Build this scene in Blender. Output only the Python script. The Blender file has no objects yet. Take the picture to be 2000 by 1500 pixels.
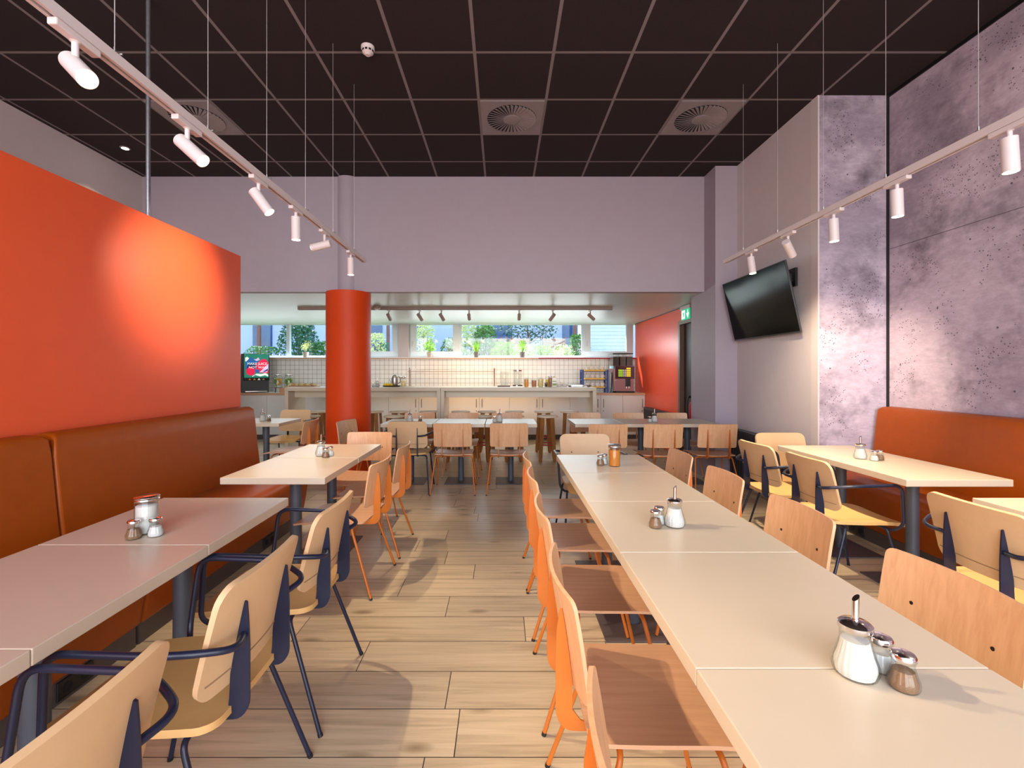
import bpy, bmesh, math, random
from mathutils import Vector, Matrix
random.seed(7)
PI = math.pi
C = bpy.context.scene.collection

# ------------------------------------------------------------------ camera, sky, sun, daylight, exposure
cam_d = bpy.data.cameras.new('camera')
cam_d.sensor_width = 36.0
cam_d.lens = 895 / 2000 * 36.0
cam_d.shift_x = 19 / 2000
cam_d.shift_y = -24 / 2000
cam_d.clip_start = 0.02
cam = bpy.data.objects.new('camera', cam_d)
C.objects.link(cam)
cam.location = (0, 0, 1.38)
cam.rotation_euler = (PI / 2, 0, 0)
bpy.context.scene.camera = cam

world = bpy.data.worlds.new('world')
bpy.context.scene.world = world
world.use_nodes = True
wn = world.node_tree.nodes
wn.clear()
sky = wn.new('ShaderNodeTexSky')
sky.sky_type = 'NISHITA'
sky.sun_disc = False
sky.sun_elevation = math.radians(50)
sky.sun_rotation = math.radians(10)
bg = wn.new('ShaderNodeBackground')
bg.inputs['Strength'].default_value = 0.8
wo = wn.new('ShaderNodeOutputWorld')
world.node_tree.links.new(sky.outputs[0], bg.inputs[0])
world.node_tree.links.new(bg.outputs[0], wo.inputs[0])

sun_d = bpy.data.lights.new('sun', 'SUN')
sun_d.energy = 10.0
sun_d.angle = 0.009
sun_d.color = (1.0, 0.93, 0.82)
sun = bpy.data.objects.new('sun', sun_d)
C.objects.link(sun)
sun.rotation_euler = Vector((0.45, -0.56, -0.83)).to_track_quat('-Z', 'Y').to_euler()
sun.location = (0, 14, 9)

# daylight entering by the glazed shop front behind the camera
day_d = bpy.data.lights.new('daylight_shop_front', 'AREA')
day_d.shape = 'RECTANGLE'
day_d.size = 7.6
day_d.size_y = 3.4
day_d.energy = 410
day_d.color = (1.0, 0.92, 0.92)
day = bpy.data.objects.new('daylight_shop_front', day_d)
C.objects.link(day)
day.location = (-0.8, -2.2, 2.05)
day.rotation_euler = (-PI / 2, 0, PI)
day.rotation_euler = Vector((0, 1, -0.05)).to_track_quat('-Z', 'Y').to_euler()

# daylight entering by the two kitchen windows
for nm_, xa, xb, e_ in (('daylight_kitchen_window', -1.95, 2.2, 42), ('daylight_side_window', -5.9, -2.35, 22)):
    w_d = bpy.data.lights.new(nm_, 'AREA')
    w_d.shape = 'RECTANGLE'
    w_d.size = xb - xa
    w_d.size_y = 0.40
    w_d.energy = e_
    w_d.color = (0.86, 0.97, 1.0)
    w_o = bpy.data.objects.new(nm_, w_d)
    C.objects.link(w_o)
    w_o.location = ((xa + xb) / 2, 9.97, 1.93)
    w_o.rotation_euler = Vector((0, -1, -0.45)).to_track_quat('-Z', 'Y').to_euler()

vs = bpy.context.scene.view_settings
vs.view_transform = 'Standard'
vs.look = 'None'
vs.gamma = 1.0
vs.use_curve_mapping = False
vs.exposure = 0.12

SPOT_W = 138.0
WARM = (1.0, 0.79, 0.54)

# ------------------------------------------------------------------ materials
def lin(c):
    return tuple(((v / 255) / 12.92 if v / 255 <= 0.04045 else ((v / 255 + 0.055) / 1.055) ** 2.4) for v in c)

class NT:
    def __init__(self, name):
        self.m = bpy.data.materials.new(name)
        self.m.use_nodes = True
        self.t = self.m.node_tree
        self.b = self.t.nodes['Principled BSDF']
        self.out = self.t.nodes['Material Output']
    def n(self, typ, **kw):
        nd = self.t.nodes.new(typ)
        for k, v in kw.items():
            setattr(nd, k, v)
        return nd
    def l(self, a, b):
        self.t.links.new(a, b)
    def val(self, nd, i, v):
        if isinstance(v, (int, float, tuple, list)):
            nd.inputs[i].default_value = v
        else:
            self.l(v, nd.inputs[i])
    def math(self, op, a, b=None, c=None):
        nd = self.n('ShaderNodeMath', operation=op)
        self.val(nd, 0, a)
        if b is not None: self.val(nd, 1, b)
        if c is not None: self.val(nd, 2, c)
        return nd.outputs[0]
    def coord(self, scale=(1, 1, 1), loc=(0, 0, 0)):
        tc = self.n('ShaderNodeTexCoord')
        mp = self.n('ShaderNodeMapping')
        mp.inputs['Scale'].default_value = scale
        mp.inputs['Location'].default_value = loc
        self.l(tc.outputs['Object'], mp.inputs['Vector'])
        return mp.outputs[0]
    def noise(self, vec, scale=5, detail=4, rough=0.55, dist=0.0):
        nd = self.n('ShaderNodeTexNoise')
        nd.inputs['Scale'].default_value = scale
        nd.inputs['Detail'].default_value = detail
        nd.inputs['Roughness'].default_value = rough
        nd.inputs['Distortion'].default_value = dist
        if vec is not None: self.l(vec, nd.inputs['Vector'])
        return nd.outputs[0]
    def ramp(self, fac, stops, interp='LINEAR'):
        nd = self.n('ShaderNodeValToRGB')
        cr = nd.color_ramp
        cr.interpolation = interp
        while len(cr.elements) < len(stops):
            cr.elements.new(0.5)
        for e, (p, col) in zip(cr.elements, stops):
            e.position = p
            e.color = (*col, 1) if len(col) == 3 else col
        self.l(fac, nd.inputs[0])
        return nd.outputs[0]
    def mix(self, fac, a, b, mode='MIX'):
        nd = self.n('ShaderNodeMix', data_type='RGBA', blend_type=mode)
        self.val(nd, 0, fac)
        for i, v in ((6, a), (7, b)):
            if isinstance(v, tuple): nd.inputs[i].default_value = (*v, 1) if len(v) == 3 else v
            else: self.l(v, nd.inputs[i])
        return nd.outputs[2]
    def bump(self, h, strength=0.2, dist=0.01):
        nd = self.n('ShaderNodeBump')
        nd.inputs['Strength'].default_value = strength
        nd.inputs['Distance'].default_value = dist
        self.l(h, nd.inputs['Height'])
        self.l(nd.outputs[0], self.b.inputs['Normal'])
    def col(self, c):
        if isinstance(c, tuple): self.b.inputs['Base Color'].default_value = (*c, 1)
        else: self.l(c, self.b.inputs['Base Color'])

def mat(name, rgb, rough=0.5, metal=0.0, var=0.05, scale=8.0, bump=0.0, spec=0.5, coat=0.0):
    """plain painted / moulded surface with a faint procedural mottling"""
    k = NT(name)
    c = lin(rgb)
    f = k.noise(k.coord(), scale, 4)
    lo = tuple(max(0, v * (1 - var)) for v in c)
    hi = tuple(min(1, v * (1 + var)) for v in c)
    k.col(k.ramp(f, [(0.3, lo), (0.7, hi)]))
    k.b.inputs['Roughness'].default_value = rough
    k.b.inputs['Metallic'].default_value = metal
    k.b.inputs['Specular IOR Level'].default_value = spec
    k.b.inputs['Coat Weight'].default_value = coat
    if bump: k.bump(f, bump, 0.004)
    return k.m

def mat_wood(name, a, b, axis='z', rough=0.42, scale=1.0):
    k = NT(name)
    s = {'x': (2.2, 60, 60), 'y': (60, 2.2, 60), 'z': (60, 60, 2.2)}[axis]
    v = k.coord(tuple(q * scale for q in s))
    f = k.noise(v, 1.0, 5, 0.6, 0.3)
    g = k.noise(k.coord((3, 3, 3)), 1.0, 2)
    c = k.ramp(f, [(0.3, lin(a)), (0.7, lin(b))])
    k.col(k.mix(0.12, c, k.ramp(g, [(0.3, lin(a)), (0.7, lin(b))])))
    k.b.inputs['Roughness'].default_value = rough
    return k.m

def mat_emit(name, rgb, strength, base=(0.8, 0.8, 0.8)):
    k = NT(name)
    k.b.inputs['Base Color'].default_value = (*base, 1)
    k.b.inputs['Emission Color'].default_value = (*rgb, 1)
    k.b.inputs['Emission Strength'].default_value = strength
    return k.m

def mat_glass(name, tint=(0.96, 0.98, 0.97), refl=0.6):
    k = NT(name)
    tr = k.n('ShaderNodeBsdfTransparent')
    tr.inputs[0].default_value = (*tint, 1)
    gl = k.n('ShaderNodeBsdfGlossy')
    gl.inputs['Roughness'].default_value = 0.03
    fr = k.n('ShaderNodeLayerWeight')
    fr.inputs['Blend'].default_value = 0.5
    f = k.math('ADD', k.math('MULTIPLY', k.math('POWER', fr.outputs['Facing'], 4.0), refl), 0.035)
    mx = k.n('ShaderNodeMixShader')
    k.l(f, mx.inputs[0]); k.l(tr.outputs[0], mx.inputs[1]); k.l(gl.outputs[0], mx.inputs[2])
    k.l(mx.outputs[0], k.out.inputs[0])
    return k.m

def mat_floor():
    k = NT('wood_look_tile')
    tc = k.n('ShaderNodeTexCoord')
    sp = k.n('ShaderNodeSeparateXYZ')
    k.l(tc.outputs['Object'], sp.inputs[0])
    x, y = sp.outputs[0], sp.outputs[1]
    ry = k.math('DIVIDE', k.math('SUBTRACT', y, 1.638 - 0.235 * 40), 0.235)
    row = k.math('FLOOR', ry)
    fy = k.math('FRACT', ry)
    wn1 = k.n('ShaderNodeTexWhiteNoise', noise_dimensions='1D')
    k.l(row, wn1.inputs['W'])
    rx = k.math('ADD', k.math('DIVIDE', x, 1.2), k.math('ADD', wn1.outputs['Value'], 50.0))
    colm = k.math('FLOOR', rx)
    fx = k.math('FRACT', rx)
    g1 = k.math('LESS_THAN', fy, 0.016)
    g2 = k.math('LESS_THAN', fx, 0.0034)
    gro = k.math('MAXIMUM', g1, g2)
    cid = k.math('ADD', k.math('MULTIPLY', row, 7.13), k.math('MULTIPLY', colm, 3.71))
    wn2 = k.n('ShaderNodeTexWhiteNoise', noise_dimensions='1D')
    k.l(cid, wn2.inputs['W'])
    cb = k.n('ShaderNodeCombineXYZ')
    k.l(k.math('MULTIPLY', x, 1.1), cb.inputs[0])
    k.l(k.math('MULTIPLY', y, 22.0), cb.inputs[1])
    k.l(k.math('MULTIPLY', cid, 1.7), cb.inputs[2])
    gr = k.noise(cb.outputs[0], 1.5, 6, 0.6, 0.6)
    base = k.ramp(gr, [(0.28, lin((176, 158, 129))), (0.5, lin((205, 186, 154))), (0.75, lin((222, 204, 173)))])
    tint = k.ramp(wn2.outputs['Value'], [(0.0, (0.84, 0.84, 0.85)), (1.0, (1.08, 1.06, 1.03))])
    c = k.mix(1.0, base, tint, 'MULTIPLY')
    vo = k.n('ShaderNodeTexVoronoi')
    cb2 = k.n('ShaderNodeCombineXYZ')
    k.l(k.math('MULTIPLY', x, 1.6), cb2.inputs[0])
    k.l(k.math('MULTIPLY', y, 4.0), cb2.inputs[1])
    k.l(k.math('MULTIPLY', cid, 1.0), cb2.inputs[2])
    k.l(cb2.outputs[0], vo.inputs['Vector'])
    vo.inputs['Scale'].default_value = 1.4
    kn = k.ramp(vo.outputs['Distance'], [(0.0, (0.45, 0.42, 0.38)), (0.10, (0.72, 0.70, 0.66)), (0.17, (1, 1, 1))])
    c = k.mix(1.0, c, kn, 'MULTIPLY')
    k.col(k.mix(gro, c, lin((52, 44, 40))))
    k.l(k.ramp(gr, [(0.3, (0.30,) * 3), (0.7, (0.42,) * 3)]), k.b.inputs['Roughness'])
    k.bump(k.math('MULTIPLY', gro, -1.0), 0.3, 0.003)
    return k.m

def mat_ceiling():
    k = NT('dark_ceiling_tiles')
    tc = k.n('ShaderNodeTexCoord')
    sp = k.n('ShaderNodeSeparateXYZ')
    k.l(tc.outputs['Object'], sp.inputs[0])
    fx = k.math('FRACT', k.math('DIVIDE', k.math('SUBTRACT', sp.outputs[0], -0.2204 - 0.013 - 0.63 * 30), 0.63))
    fy = k.math('FRACT', k.math('DIVIDE', k.math('SUBTRACT', sp.outputs[1], 3.645 - 0.013 - 0.632 * 30), 0.632))
    g = k.math('MAXIMUM', k.math('LESS_THAN', fx, 0.040), k.math('LESS_THAN', fy, 0.040))
    f = k.noise(k.coord(), 160, 2)
    c = k.ramp(f, [(0.3, lin((41, 34, 35))), (0.7, lin((50, 42, 43)))])
    k.col(k.mix(g, c, lin((124, 115, 117))))
    k.b.inputs['Roughness'].default_value = 0.85
    k.b.inputs['Specular IOR Level'].default_value = 0.2
    return k.m

def mat_tiles():
    k = NT('square_wall_tiles')
    tc = k.n('ShaderNodeTexCoord')
    sp = k.n('ShaderNodeSeparateXYZ')
    k.l(tc.outputs['Object'], sp.inputs[0])
    fx = k.math('FRACT', k.math('DIVIDE', k.math('ADD', sp.outputs[0], 20.02), 0.098))
    fz = k.math('FRACT', k.math('DIVIDE', k.math('ADD', sp.outputs[2], 20.04), 0.098))
    g = k.math('MAXIMUM', k.math('LESS_THAN', fx, 0.06), k.math('LESS_THAN', fz, 0.06))
    f = k.noise(k.coord(), 6, 2)
    c = k.ramp(f, [(0.3, lin((226, 222, 216))), (0.7, lin((236, 233, 228)))])
    k.col(k.mix(g, c, lin((128, 116, 106))))
    k.b.inputs['Roughness'].default_value = 0.25
    return k.m

def mat_concrete():
    k = NT('concrete_panel')
    v = k.coord()
    n1 = k.noise(v, 0.9, 6, 0.6)
    n2 = k.noise(k.coord((2, 2, 5)), 6, 6, 0.7)
    base = k.ramp(n2, [(0.25, lin((176, 162, 178))), (0.75, lin((213, 199, 214)))])
    dark = k.ramp(n1, [(0.42, lin((178, 174, 182))), (0.58, (1, 1, 1))])
    c = k.mix(0.8, base, dark, 'MULTIPLY')
    n3 = k.noise(k.coord((1, 1, 1), (3.3, 1.7, 0.4)), 1.7, 5, 0.65)
    blot = k.ramp(n3, [(0.50, (1, 1, 1)), (0.70, lin((132, 126, 130)))])
    c = k.mix(0.85, c, blot, 'MULTIPLY')
    vo = k.n('ShaderNodeTexVoronoi')
    k.l(k.coord((1.0, 1.0, 1.25)), vo.inputs['Vector'])
    vo.inputs['Scale'].default_value = 42
    vo.inputs['Randomness'].default_value = 1.0
    pit = k.math('LESS_THAN', vo.outputs['Distance'], 0.22)
    clus = k.math('GREATER_THAN', k.noise(k.coord((1, 1, 1), (9, 4, 2)), 3.2, 2), 0.56)
    pm = k.math('MULTIPLY', pit, clus)
    vo2 = k.n('ShaderNodeTexVoronoi')
    k.l(k.coord(), vo2.inputs['Vector'])
    vo2.inputs['Scale'].default_value = 7
    pm = k.math('MAXIMUM', pm, k.math('LESS_THAN', vo2.outputs['Distance'], 0.055))
    k.col(k.mix(k.math('MULTIPLY', pm, 0.85), c, lin((58, 50, 56))))
    k.b.inputs['Roughness'].default_value = 0.6
    k.bump(k.math('ADD', k.math('MULTIPLY', pm, -1.0), k.math('MULTIPLY', n2, 0.15)), 0.25, 0.004)
    return k.m

M = {}
M['floor'] = mat_floor()
M['ceiling'] = mat_ceiling()
M['tiles'] = mat_tiles()
M['concrete'] = mat_concrete()
M['lilac'] = mat('lilac_grey_paint', (158, 146, 158), 0.6, var=0.02)
M['grey_paint'] = mat('pale_grey_paint', (198, 189, 191), 0.6, var=0.02)
M['white_ceiling'] = mat('glossy_white_ceiling', (198, 205, 202), 0.38, var=0.01, spec=0.2)
M['orange_paint'] = mat('orange_red_paint', (222, 86, 44), 0.42, var=0.02)
M['column_paint'] = mat('deep_orange_paint', (204, 62, 4), 0.5, var=0.02, spec=0.3)
M['red_gloss'] = mat('coral_red_gloss_paint', (238, 84, 48), 0.34, var=0.02)
M['leather'] = mat('cognac_leather', (154, 70, 5), 0.42, var=0.06, scale=14, bump=0.08, spec=0.3)
M['plinth'] = mat('dark_taupe_plinth', (84, 74, 70), 0.6)
M['table'] = mat('white_laminate', (204, 190, 168), 0.3, var=0.012)
M['table_edge'] = mat('white_edge_band', (226, 222, 222), 0.4, var=0.01)
M['slate'] = mat('slate_grey_powder_coat', (74, 80, 90), 0.42)
M['slate_plate'] = mat('slate_base_plate', (84, 76, 78), 0.4)
M['ply_back'] = mat_wood('oak_ply_upright_grain', (198, 150, 108), (216, 170, 128), 'z')
M['ply_seat'] = mat_wood('oak_ply_seat_grain', (196, 148, 112), (212, 165, 127), 'y')
M['copper'] = mat('orange_copper_powder_coat', (196, 108, 34), 0.38, metal=0.0, var=0.03)
M['screw'] = mat('dark_screw', (40, 32, 30), 0.4, metal=0.4)
M['beige'] = mat('sand_leatherette', (206, 172, 130), 0.5, var=0.03, scale=20)
M['beige_seat'] = mat('sand_leatherette_seat', (206, 164, 104), 0.48, var=0.03, scale=20)
M['seam'] = mat('stitched_seam', (150, 122, 92), 0.6)
M['navy'] = mat('navy_powder_coat', (22, 29, 52), 0.36, var=0.04)
M['black'] = mat('black_plastic', (22, 21, 23), 0.4)
M['white_metal'] = mat('white_powder_coat', (206, 195, 195), 0.45, var=0.01)
M['chrome'] = mat('chrome', (225, 222, 220), 0.12, metal=1.0, var=0.01)
M['handle'] = mat('dark_steel_handle', (112, 104, 100), 0.35)
M['steel'] = mat('brushed_steel', (190, 186, 184), 0.3, metal=1.0, var=0.04)
M['wire'] = mat('steel_wire', (196, 190, 190), 0.4, metal=0.6)
M['conduit'] = mat('galvanised_conduit', (150, 152, 160), 0.35, metal=0.8, var=0.12, scale=40)
M['lamp'] = mat_emit('warm_lamp_lens', (1.0, 0.80, 0.48), 16.0)
M['downlight'] = mat_emit('downlight_lens', (1.0, 0.9, 0.75), 25.0)
M['glass'] = mat_glass('clear_glass', (0.90, 0.93, 0.92), 0.9)
M['pane'] = mat_glass('window_pane', (0.93, 0.97, 1.0), 0.7)
M['sugar'] = mat('white_sugar', (206, 203, 198), 0.8, var=0.05, scale=300)
M['brown_sugar'] = mat('brown_sugar', (196, 120, 36), 0.8, var=0.12, scale=300)
M['salt'] = mat('salt', (208, 206, 203), 0.8, var=0.04, scale=300)
M['pepper'] = mat('ground_pepper', (128, 96, 68), 0.9, var=0.25, scale=400)
M['vent'] = mat('grey_vent_metal', (134, 124, 126), 0.5)
M['vent_dark'] = mat('vent_gap', (16, 14, 15), 0.9)
M['cabinet'] = mat('cream_cabinet', (216, 212, 206), 0.45, var=0.01)
M['worktop'] = mat('worktop_white', (232, 230, 226), 0.3, var=0.01)
M['worktop_edge'] = mat_wood('worktop_beech_edge', (190, 142, 106), (210, 164, 126), 'x')
M['stool_seat'] = mat_wood('pale_oak', (230, 208, 176), (242, 226, 200), 'x')
M['stool_leg'] = mat_wood('honey_oak', (158, 104, 54), (184, 128, 72), 'z')
M['crimson'] = mat('crimson_paint', (170, 34, 50), 0.4)
M['radiator'] = mat('anthracite_radiator', (38, 38, 42), 0.4)
M['tv_screen'] = mat('dark_screen', (4, 5, 5), 0.12, var=0.2, scale=2, spec=0.06)
M['tv_bezel'] = mat('screen_bezel', (58, 60, 62), 0.35)
M['door_leaf'] = mat('dark_brown_door', (44, 24, 22), 0.5)
M['door_frame'] = mat('taupe_door_frame', (120, 96, 80), 0.4)
M['ext_red'] = mat('extinguisher_red', (196, 22, 30), 0.3)
M['green_sign'] = mat_emit('exit_green_lit', lin((16, 168, 120)), 0.9, lin((16, 168, 120)))
M['white_sign'] = mat_emit('exit_white_lit', (0.9, 1.0, 0.95), 0.9)
M['pvc'] = mat('white_window_frame', (206, 216, 222), 0.35, var=0.01)
M['foliage_a'] = mat('leaf_green', (84, 140, 52), 0.5, var=0.35, scale=14)
M['foliage_b'] = mat('leaf_bright', (150, 196, 70), 0.5, var=0.35, scale=14)
M['foliage_c'] = mat('leaf_deep', (44, 106, 66), 0.5, var=0.4, scale=14)
M['foliage_d'] = mat('leaf_pale', (214, 222, 160), 0.5, var=0.3, scale=18)
M['bark'] = mat('bark', (106, 84, 66), 0.8, var=0.3, scale=30)
M['grass'] = mat('garden_soil_grass', (104, 132, 66), 0.9, var=0.4, scale=10)
M['facade'] = mat('lavender_render', (196, 198, 222), 0.8, var=0.03)
M['facade_win'] = mat('dark_blue_glazing', (56, 84, 128), 0.12, var=0.3, scale=1.5)
M['post_brown'] = mat('rust_post', (140, 84, 66), 0.6)
M['wicker'] = mat('woven_willow', (184, 138, 112), 0.8, var=0.3, scale=60, bump=0.3)
M['white_board'] = mat('white_board', (226, 226, 232), 0.5)
M['pot'] = mat('grey_plant_pot', (118, 114, 112), 0.6)
M['pot_white'] = mat('pale_plant_pot', (196, 182, 170), 0.6)
M['soil'] = mat('potting_soil', (56, 42, 32), 0.9, var=0.3, scale=80)
M['citrus'] = mat('orange_slices', (222, 150, 32), 0.4, var=0.3, scale=50)
M['herb'] = mat('herb_infusion', (120, 146, 48), 0.4, var=0.45, scale=60)
M['blue'] = mat('royal_blue_frame', (26, 60, 140), 0.4)
M['yellow'] = mat('yellow_rack_liner', (240, 190, 34), 0.45)
M['cup'] = mat('white_porcelain', (240, 236, 230), 0.25, var=0.01)
M['machine'] = mat('mauve_steel', (150, 112, 112), 0.28, metal=0.5)
M['maroon'] = mat('maroon_display', (64, 18, 28), 0.2)
M['btn_green'] = mat_emit('green_key_lit', lin((150, 200, 40)), 0.6, lin((150, 200, 40)))
M['btn_yellow'] = mat_emit('yellow_key_lit', lin((240, 210, 40)), 0.6, lin((240, 210, 40)))
M['beans'] = mat('coffee_beans', (54, 32, 24), 0.5, var=0.5, scale=120)
M['cloth_blue'] = mat('pale_blue_cloth', (150, 186, 202), 0.8)
M['cereal'] = mat('cereal', (210, 150, 70), 0.8, var=0.3, scale=90)
M['muesli'] = mat('muesli', (176, 120, 88), 0.8, var=0.35, scale=90)
M['nuts'] = mat('pale_flakes', (222, 206, 150), 0.8, var=0.3, scale=90)
M['bread'] = mat('bread', (206, 158, 100), 0.8, var=0.2, scale=30, bump=0.2)
M['paper'] = mat('kraft_paper', (206, 146, 112), 0.8)
M['lemon'] = mat('lemon_peel', (236, 206, 50), 0.45)
M['tray'] = mat('dark_wood_tray', (74, 48, 36), 0.5)
M['j_teal'] = mat_emit('print_teal', lin((20, 128, 104)), 0.55, lin((20, 128, 104)))
M['j_blue'] = mat_emit('print_blue', lin((24, 98, 168)), 0.55, lin((24, 98, 168)))
M['j_navy'] = mat_emit('print_navy', lin((24, 40, 92)), 0.55, lin((24, 40, 92)))
M['j_red'] = mat_emit('print_pink_red', lin((228, 10, 74)), 0.6, lin((228, 10, 74)))
M['j_pale'] = mat_emit('print_pale', lin((214, 190, 230)), 0.6, lin((214, 190, 230)))
M['j_white'] = mat_emit('print_white', lin((240, 246, 240)), 0.6, lin((240, 246, 240)))
M['j_purple'] = mat_emit('print_purple', lin((70, 50, 120)), 0.5, lin((70, 50, 120)))

# ------------------------------------------------------------------ mesh helpers
class MB:
    flat = False
    def __init__(self):
        self.bm = bmesh.new()
    def box(self, x0, x1, y0, y1, z0, z1, bev=0.0, seg=2):
        g = bmesh.ops.create_cube(self.bm, size=1.0)
        vs_ = g['verts']
        for v in vs_:
            v.co = Vector(((x0 + x1) / 2 + v.co.x * (x1 - x0), (y0 + y1) / 2 + v.co.y * (y1 - y0), (z0 + z1) / 2 + v.co.z * (z1 - z0)))
        if bev > 0:
            self.flat = bev < 0.007
            es = list({e for v in vs_ for e in v.link_edges})
            bmesh.ops.bevel(self.bm, geom=es, offset=bev, segments=seg, affect='EDGES', profile=0.5)
        return self
    def tube(self, pts, r, seg=10, r2=None, cap=True):
        pts = [Vector(p) for p in pts]
        n = len(pts)
        tans = []
        for i in range(n):
            a = pts[max(i - 1, 0)]; b = pts[min(i + 1, n - 1)]
            tans.append((b - a).normalized())
        up = Vector((0, 0, 1)) if abs(tans[0].z) < 0.9 else Vector((0, 1, 0))
        nrm = tans[0].cross(up).normalized()
        rings = []
        for i in range(n):
            if i:
                ax = tans[i - 1].cross(tans[i])
                if ax.length > 1e-6:
                    nrm = Matrix.Rotation(tans[i - 1].angle(tans[i]), 3, ax.normalized()) @ nrm
            bn = tans[i].cross(nrm).normalized()
            rr = r if r2 is None else r + (r2 - r) * i / (n - 1)
            rings.append([self.bm.verts.new(pts[i] + nrm * math.cos(2 * PI * k / seg) * rr + bn * math.sin(2 * PI * k / seg) * rr) for k in range(seg)])
        for i in range(n - 1):
            for k in range(seg):
                self.bm.faces.new((rings[i][k], rings[i][(k + 1) % seg], rings[i + 1][(k + 1) % seg], rings[i + 1][k]))
        if cap:
            self.bm.faces.new(rings[0][::-1]); self.bm.faces.new(rings[-1])
        return self
    def lathe(self, prof, c=(0, 0, 0), seg=28, flute=0.0, nf=12, cap=True):
        """prof: list of (radius, z[, flute weight])"""
        rings = []
        for p in prof:
            w = p[2] if len(p) > 2 else 0.0
            rings.append([self.bm.verts.new((c[0] + (p[0] * (1 + flute * w * math.cos(nf * 2 * PI * k / seg))) * math.cos(2 * PI * k / seg),
                                             c[1] + (p[0] * (1 + flute * w * math.cos(nf * 2 * PI * k / seg))) * math.sin(2 * PI * k / seg),
                                             c[2] + p[1])) for k in range(seg)])
        for i in range(len(rings) - 1):
            for k in range(seg):
                self.bm.faces.new((rings[i][k], rings[i][(k + 1) % seg], rings[i + 1][(k + 1) % seg], rings[i + 1][k]))
        if cap:
            self.bm.faces.new(rings[0][::-1]); self.bm.faces.new(rings[-1])
        return self
    def prism(self, poly, fn, t0, t1):
        """poly of 2D points, fn(a,b,t)->Vector"""
        A = [self.bm.verts.new(fn(a, b, t0)) for a, b in poly]
        B = [self.bm.verts.new(fn(a, b, t1)) for a, b in poly]
        n = len(poly)
        self.bm.faces.new(A[::-1]); self.bm.faces.new(B)
        for i in range(n):
            self.bm.faces.new((A[i], A[(i + 1) % n], B[(i + 1) % n], B[i]))
        return self
    def shell(self, fn, hw, t0, t1, th, rc, nu=14, nv=12):
        """curved plate with rounded corners; fn(x,t)->Vector of the middle surface; hw half width (number or fn(t))"""
        ts = []
        k = 5
        for i in range(k):
            ts.append(t0 + rc * (1 - math.cos(PI / 2 * i / k)))
        for i in range(nv + 1):
            ts.append(t0 + rc + (t1 - t0 - 2 * rc) * i / nv)
        for i in range(k - 1, -1, -1):
            ts.append(t1 - rc * (1 - math.cos(PI / 2 * i / k)))
        F, B = [], []
        e = 1e-4
        for t in ts:
            d = min(t - t0, t1 - t)
            h = hw(t) if callable(hw) else hw
            if d < rc:
                h = h - rc + math.sqrt(max(rc * rc - (rc - d) ** 2, 0)) + 1e-5
            fr, br = [], []
            for j in range(nu + 1):
                x = -h + 2 * h * j / nu
                p = fn(x, t)
                n = (fn(x + e, t) - fn(x - e, t)).cross(fn(x, t + e) - fn(x, t - e)).normalized()
                fr.append(self.bm.verts.new(p + n * th / 2)); br.append(self.bm.verts.new(p - n * th / 2))
            F.append(fr); B.append(br)
        nr = len(ts)
        for i in range(nr - 1):
            for j in range(nu):
                self.bm.faces.new((F[i][j], F[i][j + 1], F[i + 1][j + 1], F[i + 1][j]))
                self.bm.faces.new((B[i][j], B[i + 1][j], B[i + 1][j + 1], B[i][j + 1]))
            self.bm.faces.new((F[i][0], F[i + 1][0], B[i + 1][0], B[i][0]))
            self.bm.faces.new((F[i][nu], B[i][nu], B[i + 1][nu], F[i + 1][nu]))
        for j in range(nu):
            self.bm.faces.new((F[0][j], B[0][j], B[0][j + 1], F[0][j + 1]))
            self.bm.faces.new((F[-1][j], F[-1][j + 1], B[-1][j + 1], B[-1][j]))
        return self
    def leaves(self, c, rad, n, size, rnd, flat=False):
        for _ in range(n):
            while True:
                p = Vector((rnd.uniform(-1, 1), rnd.uniform(-1, 1), rnd.uniform(-1, 1)))
                if p.length <= 1: break
            p = Vector((p.x * rad[0], p.y * rad[1], p.z * rad[2])) + Vector(c)
            self.leaf(p, rnd, size * rnd.uniform(0.6, 1.3))
        return self
    def leaf(self, p, rnd, s):
        d = Vector((rnd.uniform(-1, 1), rnd.uniform(-1, 1), rnd.uniform(-0.6, 0.9))).normalized()
        w = d.cross(Vector((rnd.uniform(-1, 1), rnd.uniform(-1, 1), rnd.uniform(-1, 1)))).normalized()
        u = d.cross(w) * s * 0.12
        a = self.bm.verts.new(p - d * s / 2); b = self.bm.verts.new(p + w * s * 0.28 + u)
        c_ = self.bm.verts.new(p + d * s / 2); e = self.bm.verts.new(p - w * s * 0.28 + u)
        self.bm.faces.new((a, b, c_)); self.bm.faces.new((a, c_, e))
    def build(self, name, m, parent=None, smooth=True, angle=42):
        smooth = smooth and not self.flat
        bmesh.ops.recalc_face_normals(self.bm, faces=self.bm.faces[:])
        me = bpy.data.meshes.new(name)
        self.bm.to_mesh(me); self.bm.free()
        if smooth:
            me.polygons.foreach_set('use_smooth', [True] * len(me.polygons))
            me.set_sharp_from_angle(angle=math.radians(angle))
        me.materials.append(m)
        o = bpy.data.objects.new(name, me)
        C.objects.link(o)
        if parent: o.parent = parent
        return o

def fillet(pts, r, n=6):
    pts = [Vector(p) for p in pts]
    rs = r if isinstance(r, (list, tuple)) else [r] * len(pts)
    out = [pts[0]]
    for i in range(1, len(pts) - 1):
        a, b, c = pts[i - 1], pts[i], pts[i + 1]
        d1 = (a - b); d2 = (c - b)
        k = min(rs[i], d1.length * 0.49, d2.length * 0.49)
        p0 = b + d1.normalized() * k; p2 = b + d2.normalized() * k
        for j in range(n + 1):
            t = j / n
            out.append(p0 * (1 - t) ** 2 + b * 2 * t * (1 - t) + p2 * t * t)
    out.append(pts[-1])
    return out

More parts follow.
